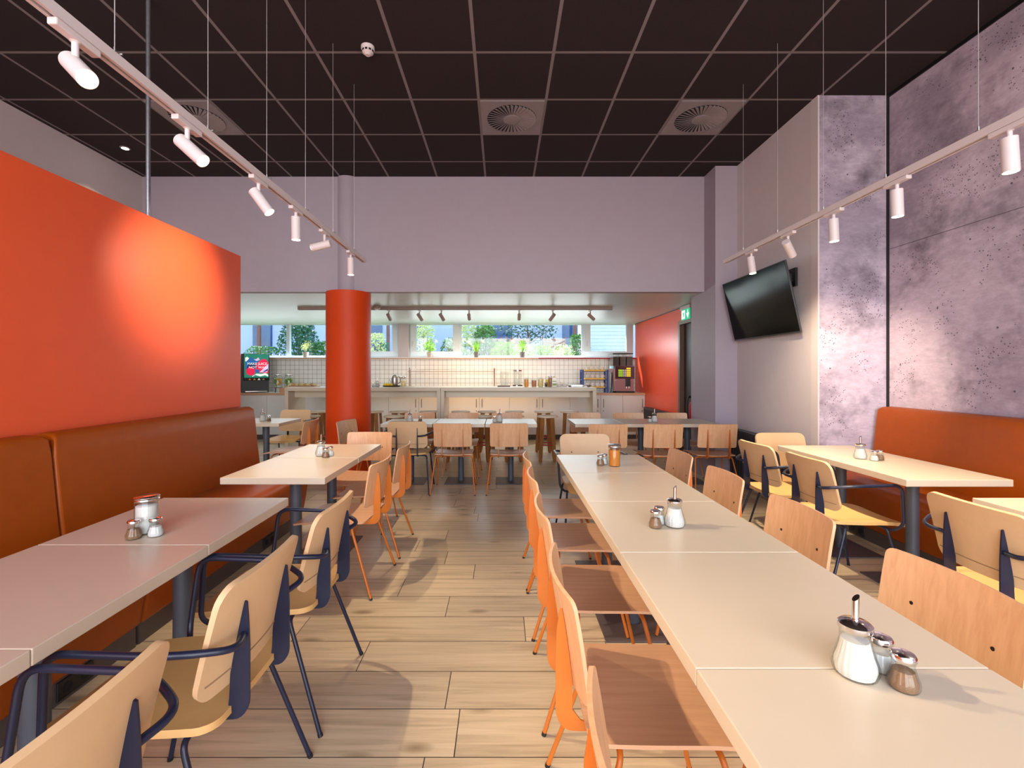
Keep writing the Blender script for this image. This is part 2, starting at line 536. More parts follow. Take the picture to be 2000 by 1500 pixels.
def empty(name, loc=(0, 0, 0), rz=0.0):
    o = bpy.data.objects.new(name, None)
    o.empty_display_size = 0.1
    C.objects.link(o)
    o.location = loc; o.rotation_euler = (0, 0, rz)
    return o
def tag(o, label, cat, group=None, kind=None):
    o['label'] = label; o['category'] = cat
    if group: o['group'] = group
    if kind: o['kind'] = kind
    return o
def struct(o):
    o['kind'] = 'structure'
    return o
def dup(root, loc, rz, label, group=None, cat=None):
    r = root.copy(); C.objects.link(r)
    r.location = loc; r.rotation_euler = (0, 0, rz)
    r['label'] = label
    if group: r['group'] = group
    if cat: r['category'] = cat
    for ch in list(root.children):
        c = ch.copy(); C.objects.link(c); c.parent = r
        for g in list(ch.children):
            d = g.copy(); C.objects.link(d); d.parent = c
    return r
def sbox(name, m, *a, bev=0.0, parent=None):
    o = MB().box(*a, bev=bev).build(name, m, parent, smooth=False)
    if parent is None: struct(o)
    return o

# ------------------------------------------------------------------ room shell
HC = 3.92          # upper ceiling
ZL = 2.42          # low ceiling over the counter
YS = 5.967         # soffit wall
YB = 10.0          # back wall
XR = 2.90          # grey / red right wall
XC = 3.54          # concrete right wall
sbox('floor', M['floor'], -6.2, 3.7, -3.2, 10.2, -0.1, 0.0)
sbox('ceiling', M['ceiling'], -4.8, 3.7, -3.2, YS + 0.1, HC, HC + 0.1)
sbox('ceiling_low', M['white_ceiling'], -6.2, 3.1, YS + 0.12, YB + 0.25, ZL, ZL + 0.1)
sbox('wall_soffit', M['lilac'], -4.69, 2.64, YS, YS + 0.12, ZL, HC)
sbox('wall_left', M['grey_paint'], -4.79, -4.69, -3.2, YS + 0.12, 0, HC)  # same paint as the soffit; paler colour stands in for missing light
sbox('wall_left_back', M['grey_paint'], -6.2, -6.0, YS, YB + 0.2, 0, ZL)
sbox('wall_left_return', M['grey_paint'], -6.2, -4.69, YS, YS + 0.12, 0, ZL)
sbox('wall_partition', M['orange_paint'], -2.52, -2.396, -3.2, 4.20, 0, 2.44, bev=0.004)
sbox('wall_right_concrete', M['concrete'], XC, XC + 0.15, -3.2, 4.21, 0, HC)
for nm, zz in (('trim_2', 2.50),):
    sbox(nm, M['plinth'], XC - 0.0015, XC + 0.002, -3.2, 4.2, zz - 0.002, zz + 0.002)
sbox('trim_4', M['black'], XC - 0.012, XC + 0.03, 4.19, 4.21, 0, HC)
sbox('trim_5', M['black'], XC - 0.01, XC, -3.2, 4.2, HC - 0.03, HC)
sbox('wall_right_pier', M['concrete'], XR + 0.012, XC + 0.02, 4.212, 4.30, 0, HC)
sbox('trim_6', M['white_metal'], XR - 0.002, XR + 0.012, 4.208, 4.30, 0, HC)
sbox('wall_right', M['grey_paint'], XR, XR + 0.2, 4.30, 5.66, 0, HC)
sbox('wall_right_pilaster', M['lilac'], 2.63, XR + 0.2, 5.655, 6.38, 0, HC)
# red wall with the doorway
DY0, DY1, DZ = 6.45, 7.43, 2.17
mb = MB().box(XR, XR + 0.15, DY1, YB, 0, ZL).box(XR, XR + 0.15, 6.38, DY1, DZ, ZL).box(XR, XR + 0.15, 6.38, DY0, 0, DZ)
struct(mb.build('wall_right_red', M['red_gloss'], smooth=False))
sbox('trim_7', M['black'], XR - 0.006, XR, 6.38, YB, ZL - 0.012, ZL)
d = struct(empty('door_1', (XR + 0.1, (DY0 + DY1) / 2, 0)))
MB().box(-0.05, 0.03, DY0 - 6.94, DY1 - 6.94, 0, DZ).build('door_leaf', M['door_leaf'], d, smooth=False)
MB().box(-0.125, -0.02, DY1 - 6.94 - 0.001, DY1 - 6.94 + 0.07, 0, DZ + 0.03).box(-0.125, -0.02, DY0 - 6.94, DY1 - 6.94, DZ - 0.03, DZ + 0.03).build('door_frame', M['door_frame'], d, smooth=False)
# back wall: tiles below the sill, pier between the windows
sbox('wall_back', M['tiles'], -6.0, XR, YB, YB + 0.2, 0, 1.66)
sbox('wall_back_pier', M['grey_paint'], -2.26, -2.03, YB - 0.06, YB + 0.2, 1.66, ZL)
sbox('wall_back_pier_tiles', M['tiles'], -2.26, -2.03, YB - 0.06, YB, 0.94, 1.66)
sbox('trim_1', M['white_board'], -6.0, XR, YB - 0.09, YB + 0.2, 1.66, 1.69)
sbox('trim_8', M['crimson'], 0.78, XR, YB - 0.095, YB - 0.088, 1.652, 1.682)
sbox('trim_9', M['worktop_edge'], -6.0, 0.775, YB - 0.095, YB - 0.088, 1.652, 1.674)

def window(name, x0, x1, cells):
    """cells: list of (x0, x1, sash?)"""
    w = struct(empty(name, ((x0 + x1) / 2, YB + 0.08, 1.69)))
    cx = (x0 + x1) / 2
    z1 = ZL - 1.69
    f = MB()
    f.box(x0 - cx, x1 - cx, -0.04, 0.06, 0, 0.045)
    f.box(x0 - cx, x1 - cx, -0.04, 0.06, z1 - 0.01, z1 + 0.04)
    xs = sorted({c[0] for c in cells} | {c[1] for c in cells})
    for x in xs:
        f.box(max(x - 0.035, x0) - cx, min(x + 0.035, x1) - cx, -0.038, 0.058, 0.045, z1 - 0.01)
    f.build('window_frame', M['pvc'], w, smooth=False)
    for (a, b, s) in cells:
        if s:
            m = MB()
            m.box(a + 0.02 - cx, a + 0.15 - cx, -0.06, 0.02, 0.03, z1)
            m.box(b - 0.15 - cx, b - 0.02 - cx, -0.06, 0.02, 0.03, z1)
            m.box(a + 0.15 - cx, b - 0.15 - cx, -0.06, 0.02, 0.03, 0.135)
            so = m.build('window_sash', M['pvc'], w, smooth=False)
            hx = (a + 0.07 if s == 'l' else b - 0.07) - cx
            MB().tube(fillet([(hx, -0.065, 0.35), (hx, -0.1, 0.35), (hx, -0.1, 0.24)], 0.02), 0.011, 8).build('window_handle', M['white_metal'], so)
        MB().box(a + 0.02 - cx, b - 0.02 - cx, 0.0, 0.008, 0.03, z1).build('window_pane', M['pane'], w, smooth=False)
window('window_1', -6.0, -2.26, [(-6.0, -4.7, None), (-4.7, -3.1, None), (-3.1, -2.26, 'l')])
window('window_2', -2.03, XR - 0.03, [(-2.03, -0.93, 'l'), (-0.93, 1.78, None), (1.78, XR - 0.03, 'l')])
# glazed shop front behind the camera
wf = struct(empty('window_3', (-0.5, -3.1, 0)))
fb = MB()
for i in range(6):
    x = -4.15 + i * 1.65
    fb.box(x - 0.04, x + 0.04, -0.04, 0.04, 0, HC)
fb.box(-4.2, 4.1, -0.04, 0.04, 0, 0.12).box(-4.2, 4.1, -0.04, 0.04, HC - 0.2, HC)
fb.build('window_frame', M['slate'], wf, smooth=False)

# column
co = struct(empty('trim_10', (-2.035, 6.07, 0)))
MB().lathe([(0.285, 0), (0.285, ZL)], seg=64).build('column_cladding', M['column_paint'], co)
MB().lathe([(0.150, ZL), (0.150, HC)], seg=48).build('column_shaft', M['lilac'], co)
# conduit pole from the partition top to the ceiling
t = tag(empty('conduit_pole', (-2.412, 3.122, 2.44)), 'thin galvanised pole rising from the top of the orange partition', 'pole')
MB().lathe([(0.0135, 0), (0.0135, HC - 2.44)], seg=14).build('pole', M['conduit'], t)
MB().lathe([(0.0155, 0), (0.0155, 0.006), (0.0145, 0.02)], seg=16).build('base_flange', M['conduit'], t)

# ------------------------------------------------------------------ benches
def bench(label, sx, wall_x, y0, y1):
    """sx=+1: bench on the left wall facing +X; -1: on the right wall facing -X"""
    o = tag(empty('bench', (wall_x, (y0 + y1) / 2, 0), 0 if sx > 0 else PI), label, 'bench', 'upholstered wall benches')
    L = (y1 - y0) / 2 - 0.003
    # local: x away from the wall
    MB().box(0.005, 0.555, -L + 0.01, L - 0.01, 0, 0.107).build('plinth', M['plinth'], o, smooth=False)
    prof = [(0.012, 0.107), (0.012, 0.40), (0.10, 0.49), (0.565, 0.475), (0.60, 0.462), (0.622, 0.43), (0.62, 0.38), (0.60, 0.24), (0.575, 0.107)]
    bm = MB()
    bm.prism(prof, lambda a, b, t: Vector((a, t, b)), -L, L)
    s = bm.build('seat', M['leather'], o, angle=50)
    bv = s.modifiers.new('soft', 'BEVEL'); bv.width = 0.016; bv.segments = 3; bv.limit_method = 'ANGLE'; bv.angle_limit = math.radians(50)
    k = MB()
    prof2 = [(0.01, 0.42), (0.01, 1.06), (0.035, 1.068), (0.10, 1.062), (0.125, 1.04), (0.135, 0.95), (0.16, 0.70), (0.185, 0.49), (0.16, 0.42)]
    # rounded upper corners: narrow the sections near the top
    def sec(b):
        d = 1.068 - b
        r = 0.05
        return L - (r - math.sqrt(max(r * r - (r - d) ** 2, 0)) if d < r else 0)
    A = [k.bm.verts.new((a, -sec(b), b)) for a, b in prof2]
    B = [k.bm.verts.new((a, sec(b), b)) for a, b in prof2]
    n = len(prof2)
    k.bm.faces.new(A[::-1]); k.bm.faces.new(B)
    for i in range(n):
        k.bm.faces.new((A[i], A[(i + 1) % n], B[(i + 1) % n], B[i]))
    b = k.build('backrest', M['leather'], o, angle=50)
    bv = b.modifiers.new('soft', 'BEVEL'); bv.width = 0.014; bv.segments = 3; bv.limit_method = 'ANGLE'; bv.angle_limit = math.radians(50)
    return o
bench('cognac leather bench at the orange partition, far section beside the second white table', 1, -2.393, 2.31, 4.20)
bench('cognac leather bench at the orange partition, near section cut by the left photo edge', 1, -2.393, 0.30, 2.31)
bench('orange leather bench along the concrete wall at right, far section', -1, XC - 0.003, 2.06, 4.18)
bench('orange leather bench along the concrete wall at right, near section past the photo edge', -1, XC - 0.003, -0.1, 2.06)
def socket(label, x, y, sx):
    o = tag(empty('power_socket', (x, y, 0.055), 0 if sx > 0 else PI), label, 'socket', 'black sockets on the bench plinths')
    MB().box(0, 0.008, -0.085, 0.085, -0.04, 0.04, bev=0.003).build('cover_plate', M['black'], o)
    for yy in (-0.042, 0.042):
        MB().tube([(0.006, yy, 0), (0.0095, yy, 0)], 0.022, 16).build('outlet', M['vent_dark'], o)
socket('black double socket low on the left bench plinth near the navy armchairs', -2.393 + 0.556, 1.97, 1)
socket('black double socket on the left bench plinth beyond the front table', -2.393 + 0.556, 3.60, 1)
socket('black double socket on the plinth of the right wall bench', XC - 0.003 - 0.556, 3.85, -1)

# ------------------------------------------------------------------ tables
TH = 0.755
def make_table(w, l, base=0.19):
    o = empty('dining_table')
    tag(o, 'x', 'table')
    MB().box(-w / 2, w / 2, -l / 2, l / 2, TH - 0.04, TH, bev=0.0025, seg=2).build('tabletop', M['table'], o)
    MB().lathe([(0.036, 0.012), (0.036, TH - 0.055)], seg=28).build('pedestal', M['slate'], o)
    MB().box(-base, base, -base, base, 0, 0.009, bev=0.002).build('base_plate', M['slate_plate'], o)
    MB().box(-0.16, 0.16, -0.16, 0.16, TH - 0.055, TH - 0.0405).build('mounting_plate', M['slate'], o, smooth=False)
    return o
tb = make_table(0.619, 0.619)
first = [True]
def place_table(x, y, label, group):
    if first[0]:
        first[0] = False
        tb.location = (x, y, 0); tb['label'] = label; tb['group'] = group
        return tb
    return dup(tb, (x, y, 0), 0, label, group)
LX = 0.718
for i, lab in enumerate(['farthest white square table of the long central row, under the brown sugar jar',
                         'fourth white table from the camera in the long central row',
                         'middle white table of the long central row, carrying the sugar pourer and shakers',
                         'second white table from the camera in the long central row',
                         'nearest white table of the long central row at the bottom edge of the photo']):
    place_table(LX, 3.142 - 0.622 * i, lab, 'long central row of tables')
for i, lab in enumerate(['white square table at the end of the near left row, with the tall sugar jar',
                         'middle white table of the near left row by the bench',
                         'nearest white table of the near left row at the left photo edge']):
    place_table(-1.37, 1.965 - 0.622 * i, lab, 'near left row of tables')
for i, lab in enumerate(['near half of the second white table pair by the left bench',
                         'far half of the second white table pair by the left bench']):
    place_table(-1.355, 3.01 + 0.635 * i, lab, 'second pair of tables by the left bench')
for i, lab in enumerate(['near half of the white table pair by the right bench',
                         'far half of the white table pair by the right bench, nearer the concrete pier']):
    place_table(2.645, 2.957 + 0.622 * i, lab, 'pair of tables by the right bench')
place_table(2.64, 1.963, 'white table at the right photo edge by the right bench', None)
place_table(-3.01, 5.85, 'white table at far left beyond the left bench', None)
for i, lab in enumerate(['left white table of the far middle row before the bar', 'centre white table of the far middle row before the bar',
                         'right white table of the far middle row before the bar']):
    place_table(-1.147 + 0.627 * i, 5.78, lab, 'far middle row of tables')
tb2 = make_table(0.577, 0.62)
for i, lab in enumerate(['left white table of the far right row near the red wall', 'middle white table of the far right row near the red wall',
                         'right white table of the far right row against the grey pilaster']):
    if i == 0:
        tb2.location = (1.16, 5.78, 0); tb2['label'] = lab; tb2['group'] = 'far right row of tables'
    else:
        dup(tb2, (1.16 + 0.585 * i, 5.78, 0), 0, lab, 'far right row of tables')

# ------------------------------------------------------------------ chairs
def make_chair(arm):
    o = empty('armchair' if arm else 'dining_chair')
    tag(o, 'x', 'chair')
    met = M['navy'] if arm else M['copper']
    top = 0.82 if arm else 0.805
    bot = 0.515 if arm else 0.54
    hw = 0.222 if arm else 0.212
    th = 0.017 if arm else 0.010
    def bk(x, z):
        k = (z - 0.52) / 0.30
        if arm:
            y = -0.163 - 0.062 * k - 0.012 * k * k - (0.036 - 0.018 * k) * (1 - (x / 0.22) ** 2)
        else:
            y = -0.205 - 0.028 * k - 0.016 * k * k - 0.034 * (1 - (x / 0.212) ** 2)
        return Vector((x, y, z))
    MB().shell(bk, hw, bot, top, th, 0.05 if arm else 0.022).build('backrest', M['beige'] if arm else M['ply_back'], o)
    def st(x, y):
        k = (y - 0.02) / 0.24
        z = 0.447 - 0.010 * (1 - (x / 0.22) ** 2) - (0.018 * max(k, 0) ** 3) + 0.006 * max(-k, 0) ** 2
        return Vector((x, y, z))
    MB().shell(st, (lambda y: 0.218 - 0.012 * abs(y - 0.02) / 0.24) if arm else 0.213, -0.205, 0.265 if arm else 0.245, 0.020 if arm else 0.010, 0.05 if arm else 0.02).build('seat', M['beige_seat'] if arm else M['ply_seat'], o)
    if arm:
        bo = o.children[0]
        def bs(x, z):
            p = bk(x, z); return p + Vector((0, -th / 2 - 0.0004, -0.004))
        MB().tube([bs(-0.205 + 0.41 * i / 16, 0.565) for i in range(17)], 0.0022, 6).build('seam', M['seam'], bo)
        def bf(x, z):
            p = bk(x, z); return p + Vector((0, th / 2 - 0.001, 0.003))
    fx = 0.118
    def back_y(z):
        return bk(fx, z).y - th / 2
    tip = 0.745
    for s in (-1, 1):
        poly = [(back_y(tip) - 0.001, tip), (back_y(tip) - 0.007, tip - 0.003)]
        ry = back_y(tip) - (0.014 if arm else 0.018)
        poly += [(ry + 0.003, 0.69), (ry, 0.62), (ry, 0.475)]
        for i in range(1, 7):
            a = PI / 2 * i / 6
            poly.append((ry + 0.045 * (1 - math.cos(a)), 0.475 - 0.058 * math.sin(a)))
        poly += [(-0.10, 0.412), (-0.10, 0.427), (-0.165, 0.43), (-0.195 if arm else -0.215, 0.445), (back_y(bot) - 0.002, 0.475)]
        for z in (0.545, 0.58, 0.63, 0.68, 0.72):
            poly.append((back_y(z) - 0.0005, z))
        MB().prism(poly, lambda a, b, t: Vector((t, a, b)), s * fx - 0.003, s * fx + 0.003).build('back_bracket', met, o, smooth=False)
    # screws showing on the front of the back
    for s in (-1, 1):
        p = bk(s * fx, 0.665)
        MB().tube([p + Vector((0, th / 2 - 0.001, 0)), p + Vector((0, th / 2 + 0.0018, 0))], 0.0055, 10).build('screw', M['screw'], o)
    r = 0.0085 if arm else 0.008
    zr = 0.418
    fr = MB()
    fr.tube([(-0.15, -0.125, zr), (0.15, -0.125, zr)], r, 10)
    fr.tube([(-0.15, 0.125, zr - 0.004), (0.15, 0.125, zr - 0.004)], r, 10)
    fr.tube([(-0.09, -0.13, zr), (-0.09, 0.13, zr - 0.004)], r, 8).tube([(0.09, -0.13, zr), (0.09, 0.13, zr - 0.004)], r, 8)
    fr.build('seat_frame', met, o)
    for s in (-1, 1):
        q = fillet([(s * 0.149, -0.125, zr), (s * 0.205, -0.127, zr - 0.002), (s * 0.252, -0.268, 0.0)], [0, 0.055, 0])
        lg = MB().tube(q, r, 10).build('leg', met, o)
        MB().tube([(s * 0.252, -0.268, 0.0), (s * 0.2505, -0.2645, 0.011)], r + 0.0012, 10).build('foot_cap', M['black'], lg)
        q = fillet([(s * 0.149, 0.125, zr - 0.004), (s * 0.205, 0.127, zr - 0.006), (s * 0.238, 0.225, 0.0)], [0, 0.05, 0])
        lg = MB().tube(q, r, 10).build('leg', met, o)
        MB().tube([(s * 0.238, 0.225, 0.0), (s * 0.237, 0.222, 0.011)], r + 0.0012, 10).build('foot_cap', M['black'], lg)
        if arm:
            q = fillet([(s * 0.119, -0.238, 0.652), (s * 0.205, -0.270, 0.662), (s * 0.283, -0.15, 0.69), (s * 0.285, 0.15, 0.700), (s * 0.268, 0.175, 0.452), (s * 0.225, 0.145, 0.405), (s * 0.13, 0.125, zr - 0.004)],
                       [0, 0.05, 0.08, 0.055, 0.035, 0.03, 0])
            MB().tube(q, 0.0095, 12).build('armrest', met, o)
    return o
wood = make_chair(False); armc = make_chair(True)
used = {'w': False, 'a': False}
def chair(kind, x, y, face, label, group, dz=0.0):
    rz = {'N': 0.0, 'E': -PI / 2, 'W': PI / 2, 'S': PI}[face[0]] + math.radians(dz)
    src = wood if kind == 'w' else armc
    if not used[kind]:
        used[kind] = True
        src.location = (x, y, 0); src.rotation_euler = (0, 0, rz); src['label'] = label; src['group'] = group
        return src
    return dup(src, (x, y, 0), rz, label, group)
g = 'plywood chairs on the left of the long row'
for y, lab in ((0.70, 'nearest plywood chair left of the long table row, cut by the bottom photo edge'),
               (1.35, 'second plywood chair from the camera left of the long table row'),
               (1.99, 'third plywood chair from the camera left of the long table row'),
               (2.60, 'fourth plywood chair from the camera left of the long table row'),
               (3.14, 'farthest plywood chair left of the long table row')):
    chair('w', 0.425, y, 'E', lab, g)
g = 'plywood chairs on the right of the long row'
for y, lab in ((1.30, 'nearest plywood chair right of the long table row, cut by the right photo edge'),
               (1.96, 'second plywood chair from the camera right of the long table row'),
               (2.62, 'third plywood chair from the camera right of the long table row'),
               (3.27, 'farthest plywood chair right of the long table row')):
    chair('w', 1.025, y, 'W', lab, g)
g = 'navy armchairs along the near left table row'
for y, lab in ((0.77, 'nearest navy-framed armchair at the bottom left corner of the photo'),
               (1.39, 'middle navy-framed armchair along the near left tables'),
               (1.985, 'farthest navy-framed armchair along the near left tables, by the sugar jar table')):
    chair('a', -0.955, y, 'W', lab, g)
g = 'plywood chairs at the second left table'
chair('w', -1.045, 3.03, 'W', 'nearer plywood chair on the aisle side of the second left table', g, -3)
chair('w', -1.025, 3.63, 'W', 'farther plywood chair on the aisle side of the second left table', g)
chair('w', -1.255, 4.10, 'S', 'lit plywood chair at the far head of the second left table', g)
g = 'navy armchairs at the right bench tables'
chair('a', 2.255, 1.96, 'E', 'nearest navy-framed armchair at the right bench tables, cut by the right photo edge', g)
chair('a', 2.245, 3.03, 'E', 'middle navy-framed armchair at the right bench tables', g)
chair('a', 2.225, 3.63, 'E', 'farther navy-framed armchair along the right bench tables', g, 4)
chair('a', 2.53, 3.95, 'S', 'yellow-lit armchair at the far head of the right bench tables', g)
chair('a', 0.735, 3.87, 'S', 'armchair facing the camera at the far head of the long table row', None)
chair('a', -3.03, 6.50, 'S', 'armchair facing the camera behind the far left table', None)
chair('w', -2.53, 5.49, 'W', 'plywood chair right of the far left table, in front of the orange column', None)
chair('w', -1.60, 5.36, 'E', 'pale-backed plywood chair at the left end of the far middle row, by the column', None, -12)
g = 'chairs at the far middle row'
chair('a', -1.075, 5.40, 'N', 'armchair with its back to the camera at the far middle row', g)
chair('w', -0.555, 5.36, 'N', 'left plywood chair with its back to the camera at the far middle row', g)
chair('w', 0.075, 5.36, 'N', 'right plywood chair with its back to the camera at the far middle row', g)
for x, lab in ((-1.15, 'left'), (-0.54, 'middle'), (0.065, 'right')):
    chair('w', x, 6.15, 'S', lab + ' plywood chair facing the camera behind the far middle row', g)
g = 'chairs at the far right row'
for x, lab in ((1.175, 'left'), (1.785, 'middle'), (2.385, 'right')):
    chair('w', x, 5.29, 'N', lab + ' plywood chair with its back to the camera at the far right row', g, -2)
for x, lab in ((1.16, 'left'), (1.76, 'middle'), (2.365, 'right')):
    chair('w', x, 6.15, 'S', lab + ' plywood chair facing the camera behind the far right row', g)

# ------------------------------------------------------------------ table condiments
def pear(h, r, neck):
    return [(r * 0.78, 0.0), (r * 0.93, h * 0.05, 0.3), (r, h * 0.17, 1), (r * 0.97, h * 0.30, 1), (r * 0.84, h * 0.45, 1), (neck * 1.10, h * 0.62, 1), (neck, h * 0.76, 0.7), (neck * 1.02, h * 0.9, 0.2), (neck, h, 0)]
def inner(prof, f, top):
    out = []
    for p in prof:
        if p[1] > top: break
        out.append((p[0] * f, max(p[1], 0.002), *p[2:]))
    return out
def make_pourer():
    o = tag(empty('sugar_pourer'), 'x', 'sugar pourer')
    p = pear(0.098, 0.041, 0.027)
    MB().lathe(p, seg=72, flute=0.035, nf=18).build('glass_body', M['glass'], o)
    MB().lathe(inner(p, 0.88, 0.078), seg=72, flute=0.03, nf=18).build('sugar', M['sugar'], o)
    MB().lathe([(0.029, 0.094), (0.0305, 0.097), (0.0305, 0.106), (0.026, 0.110), (0.007, 0.114)], seg=32).build('lid', M['chrome'], o)
    q = MB()
    q.tube([(0, 0, 0.11), (0.001, 0, 0.158)], 0.0065, 14)
    for v in q.bm.verts:
        if v.co.z > 0.15: v.co.z += v.co.x * 1.0
    q.build('spout', M['chrome'], o)
    return o
def make_shaker(pep):
    o = tag(empty('pepper_shaker' if pep else 'salt_shaker'), 'x', 'pepper shaker' if pep else 'salt shaker')
    p = pear(0.060, 0.0275, 0.0185)
    MB().lathe(p, seg=48, flute=0.03, nf=12).build('glass_body', M['glass'], o)
    MB().lathe(inner(p, 0.87, 0.042), seg=48, flute=0.03, nf=12).build('pepper' if pep else 'salt', M['pepper'] if pep else M['salt'], o)
    MB().lathe([(0.0205, 0.057), (0.0215, 0.059), (0.0215, 0.066), (0.019, 0.0695), (0.006, 0.072)], seg=28).build('lid', M['chrome'], o)
    return o
def make_jar(brown):
    o = tag(empty('sugar_jar'), 'x', 'sugar jar')
    p = [(0.036, 0.0), (0.0385, 0.004), (0.039, 0.012, 1), (0.039, 0.12, 1), (0.036, 0.126, 0)]
    MB().lathe(p, seg=60, flute=0.012, nf=15).build('glass_body', M['glass'], o)
    MB().lathe([(0.0345, 0.004), (0.0355, 0.01), (0.0355, 0.105), (0.030, 0.109)], seg=40).build('sugar', M['brown_sugar'] if brown else M['sugar'], o)
    MB().lathe([(0.041, 0.124), (0.0425, 0.126), (0.0425, 0.132), (0.041, 0.134), (0.0425, 0.136), (0.0425, 0.140), (0.039, 0.143)], seg=36).build('lid', M['chrome'] if not brown else M['steel'], o)
    return o
protos = {}
def cond(kind, x, y, label, z=TH, rz=0.0, group='table condiments'):
    mk = {'pourer': make_pourer, 'salt': lambda: make_shaker(False), 'pepper': lambda: make_shaker(True), 'jar': lambda: make_jar(False), 'brown': lambda: make_jar(True)}[kind]
    if kind not in protos:
        o = protos[kind] = mk()
        o.location = (x, y, z); o.rotation_euler = (0, 0, rz); o['label'] = label; o['group'] = group
        return o
    return dup(protos[kind], (x, y, z), rz, label, group)
cond('pourer', 0.728, 0.945, 'large sugar pourer with a steel spout on the nearest long table')
cond('salt', 0.795, 0.962, 'salt shaker beside the large pourer on the nearest long table')
cond('pepper', 0.792, 0.905, 'pepper shaker nearest the camera on the long table')
cond('pourer', 0.697, 1.853, 'sugar pourer in the middle of the long table row')
cond('salt', 0.645, 1.885, 'salt shaker left of the pourer in the middle of the long row')
cond('pepper', 0.614, 1.838, 'pepper shaker left of the pourer in the middle of the long row')
cond('brown', 0.744, 3.04, 'tall jar of brown sugar at the far end of the long row')
cond('pepper', 0.655, 3.06, 'pepper shaker beside the brown sugar jar')
cond('salt', 0.690, 3.10, 'salt shaker beside the brown sugar jar')
cond('jar', -1.385, 1.785, 'tall jar of white sugar on the near left table')
cond('pepper', -1.379, 1.715, 'pepper shaker in front of the tall white sugar jar')
cond('salt', -1.320, 1.745, 'salt shaker right of the tall white sugar jar')
cond('pourer', -1.345, 3.40, 'sugar pourer on the second left table')
cond('pepper', -1.285, 3.335, 'pepper shaker on the second left table')
cond('salt', -1.275, 3.40, 'salt shaker on the second left table')
cond('pourer', 2.57, 3.29, 'sugar pourer on the right bench table')
cond('salt', 2.61, 3.215, 'salt shaker on the right bench table')
cond('pepper', 2.665, 3.235, 'pepper shaker on the right bench table')
cond('pourer', -3.03, 5.80, 'sugar pourer on the far left table')
cond('pepper', -2.945, 5.78, 'pepper shaker on the far left table')
cond('salt', -2.985, 5.86, 'salt shaker on the far left table')
cond('pourer', -1.15, 5.70, 'sugar pourer on the left table of the far middle row')
cond('pepper', -1.02, 5.70, 'pepper shaker on the left table of the far middle row')
cond('pourer', -0.035, 5.72, 'sugar pourer on the far middle row near its right end')
cond('salt', -0.095, 5.70, 'salt shaker on the far middle row near its right end')
cond('pourer', 1.90, 5.72, 'sugar pourer on the far right table row')
cond('salt', 1.835, 5.70, 'salt shaker on the far right table row')

# ------------------------------------------------------------------ light tracks with spotlights
def track(label, x, y0, y1, wires):
    ym = (y0 + y1) / 2
    o = tag(empty('light_track', (x, ym, 2.414)), label, 'light track', 'suspended white light tracks')
    m = MB()
    m.box(-0.0175, 0.0175, y0 - ym, y1 - ym, 0.012, 0.036)
    m.box(-0.0175, -0.006, y0 - ym, y1 - ym, 0.0, 0.012).box(0.006, 0.0175, y0 - ym, y1 - ym, 0.0, 0.012)
    m.build('rail', M['white_metal'], o, smooth=False)
    MB().box(-0.006, 0.006, y0 - ym, y1 - ym, 0.009, 0.0122).build('slot', M['black'], o, smooth=False)
    MB().box(-0.0178, 0.0178, y1 - ym, y1 - ym + 0.012, 0.0, 0.036, bev=0.002).build('end_cap', M['white_metal'], o)
    for w in wires:
        wo_ = MB().tube([(0, w - ym, 0.05), (0, w - ym, HC - 2.414)], 0.0016, 6).build('suspension_wire', M['wire'], o)
        c = MB()
        c.box(-0.007, 0.007, w - ym - 0.02, w - ym + 0.02, 0.036, 0.042)
        c.tube([(0, w - ym, 0.04), (0, w - ym, 0.062)], 0.004, 8).tube([(0, w - ym + 0.012, 0.047), (0.018, w - ym + 0.012, 0.047)], 0.0035, 8)
        c.build('wire_clamp', M['steel'], wo_)
    return o
track('white light track hanging along the left side above the bench tables', -1.31, 0.2, 4.33, [1.04, 1.549, 2.04, 2.549, 3.05, 3.546, 4.05])
track('white light track hanging along the right side above the long table', 2.13, 0.2, 4.37, [1.04, 1.545, 2.05, 2.545, 3.04, 3.546, 4.05])
def spot(x, y, target, label, zt=2.414, on=True, watts=None, size=64, color=WARM, small=1.0, adapter=M['white_metal'], group='track spotlights'):
    o = tag(empty('track_spotlight', (x, y, zt)), label, 'spotlight', group)
    MB().box(-0.015, 0.015, -0.075, 0.075, -0.022 * small, 0.0, bev=0.004).build('adapter', adapter, o)
    MB().lathe([(0.0095, -0.098), (0.0095, -0.026), (0.015, -0.022)], seg=14).build('stem', adapter, o)
    P = Vector((0, 0, -0.098))
    d = (Vector(target) - Vector((x, y, zt - 0.098))).normalized()
    h = MB().tube([P - d * 0.045, P - d * 0.043, P + d * 0.098], 0.028, 28)
    hd = h.build('lamp_head', adapter, o)
    MB().tube([P + d * 0.0965, P + d * 0.0995], 0.0245, 24).build('lens', M['lamp'], hd)
    if on:
        L = bpy.data.lights.new('spot_beam', 'SPOT')
        L.energy = SPOT_W if watts is None else watts
        L.color = color
        L.spot_size = math.radians(size); L.spot_blend = 1.0
        L.shadow_soft_size = 0.012
        lo = bpy.data.objects.new('spot_beam', L)
        C.objects.link(lo)
        lo.parent = o
        lo.location = P + d * 0.104
        lo.rotation_euler = d.to_track_quat('-Z', 'Y').to_euler()
    return o
gl = 'spotlights on the left track'
spot(-1.31, 1.406, (0.45, 0.50, 0.75), 'nearest glowing spotlight on the left track, tilted at the long table', group=gl)
spot(-1.31, 1.906, (0.45, 1.65, 0.75), 'second glowing spotlight on the left track, tilted at the long table', group=gl)
spot(-1.31, 2.463, (0.15, 2.55, 0.3), 'third glowing spotlight on the left track, tilted at the long table', group=gl)
spot(-1.31, 2.909, (-1.31, 2.95, 0.75), 'fourth spotlight on the left track, pointing straight down', watts=88, group=gl)
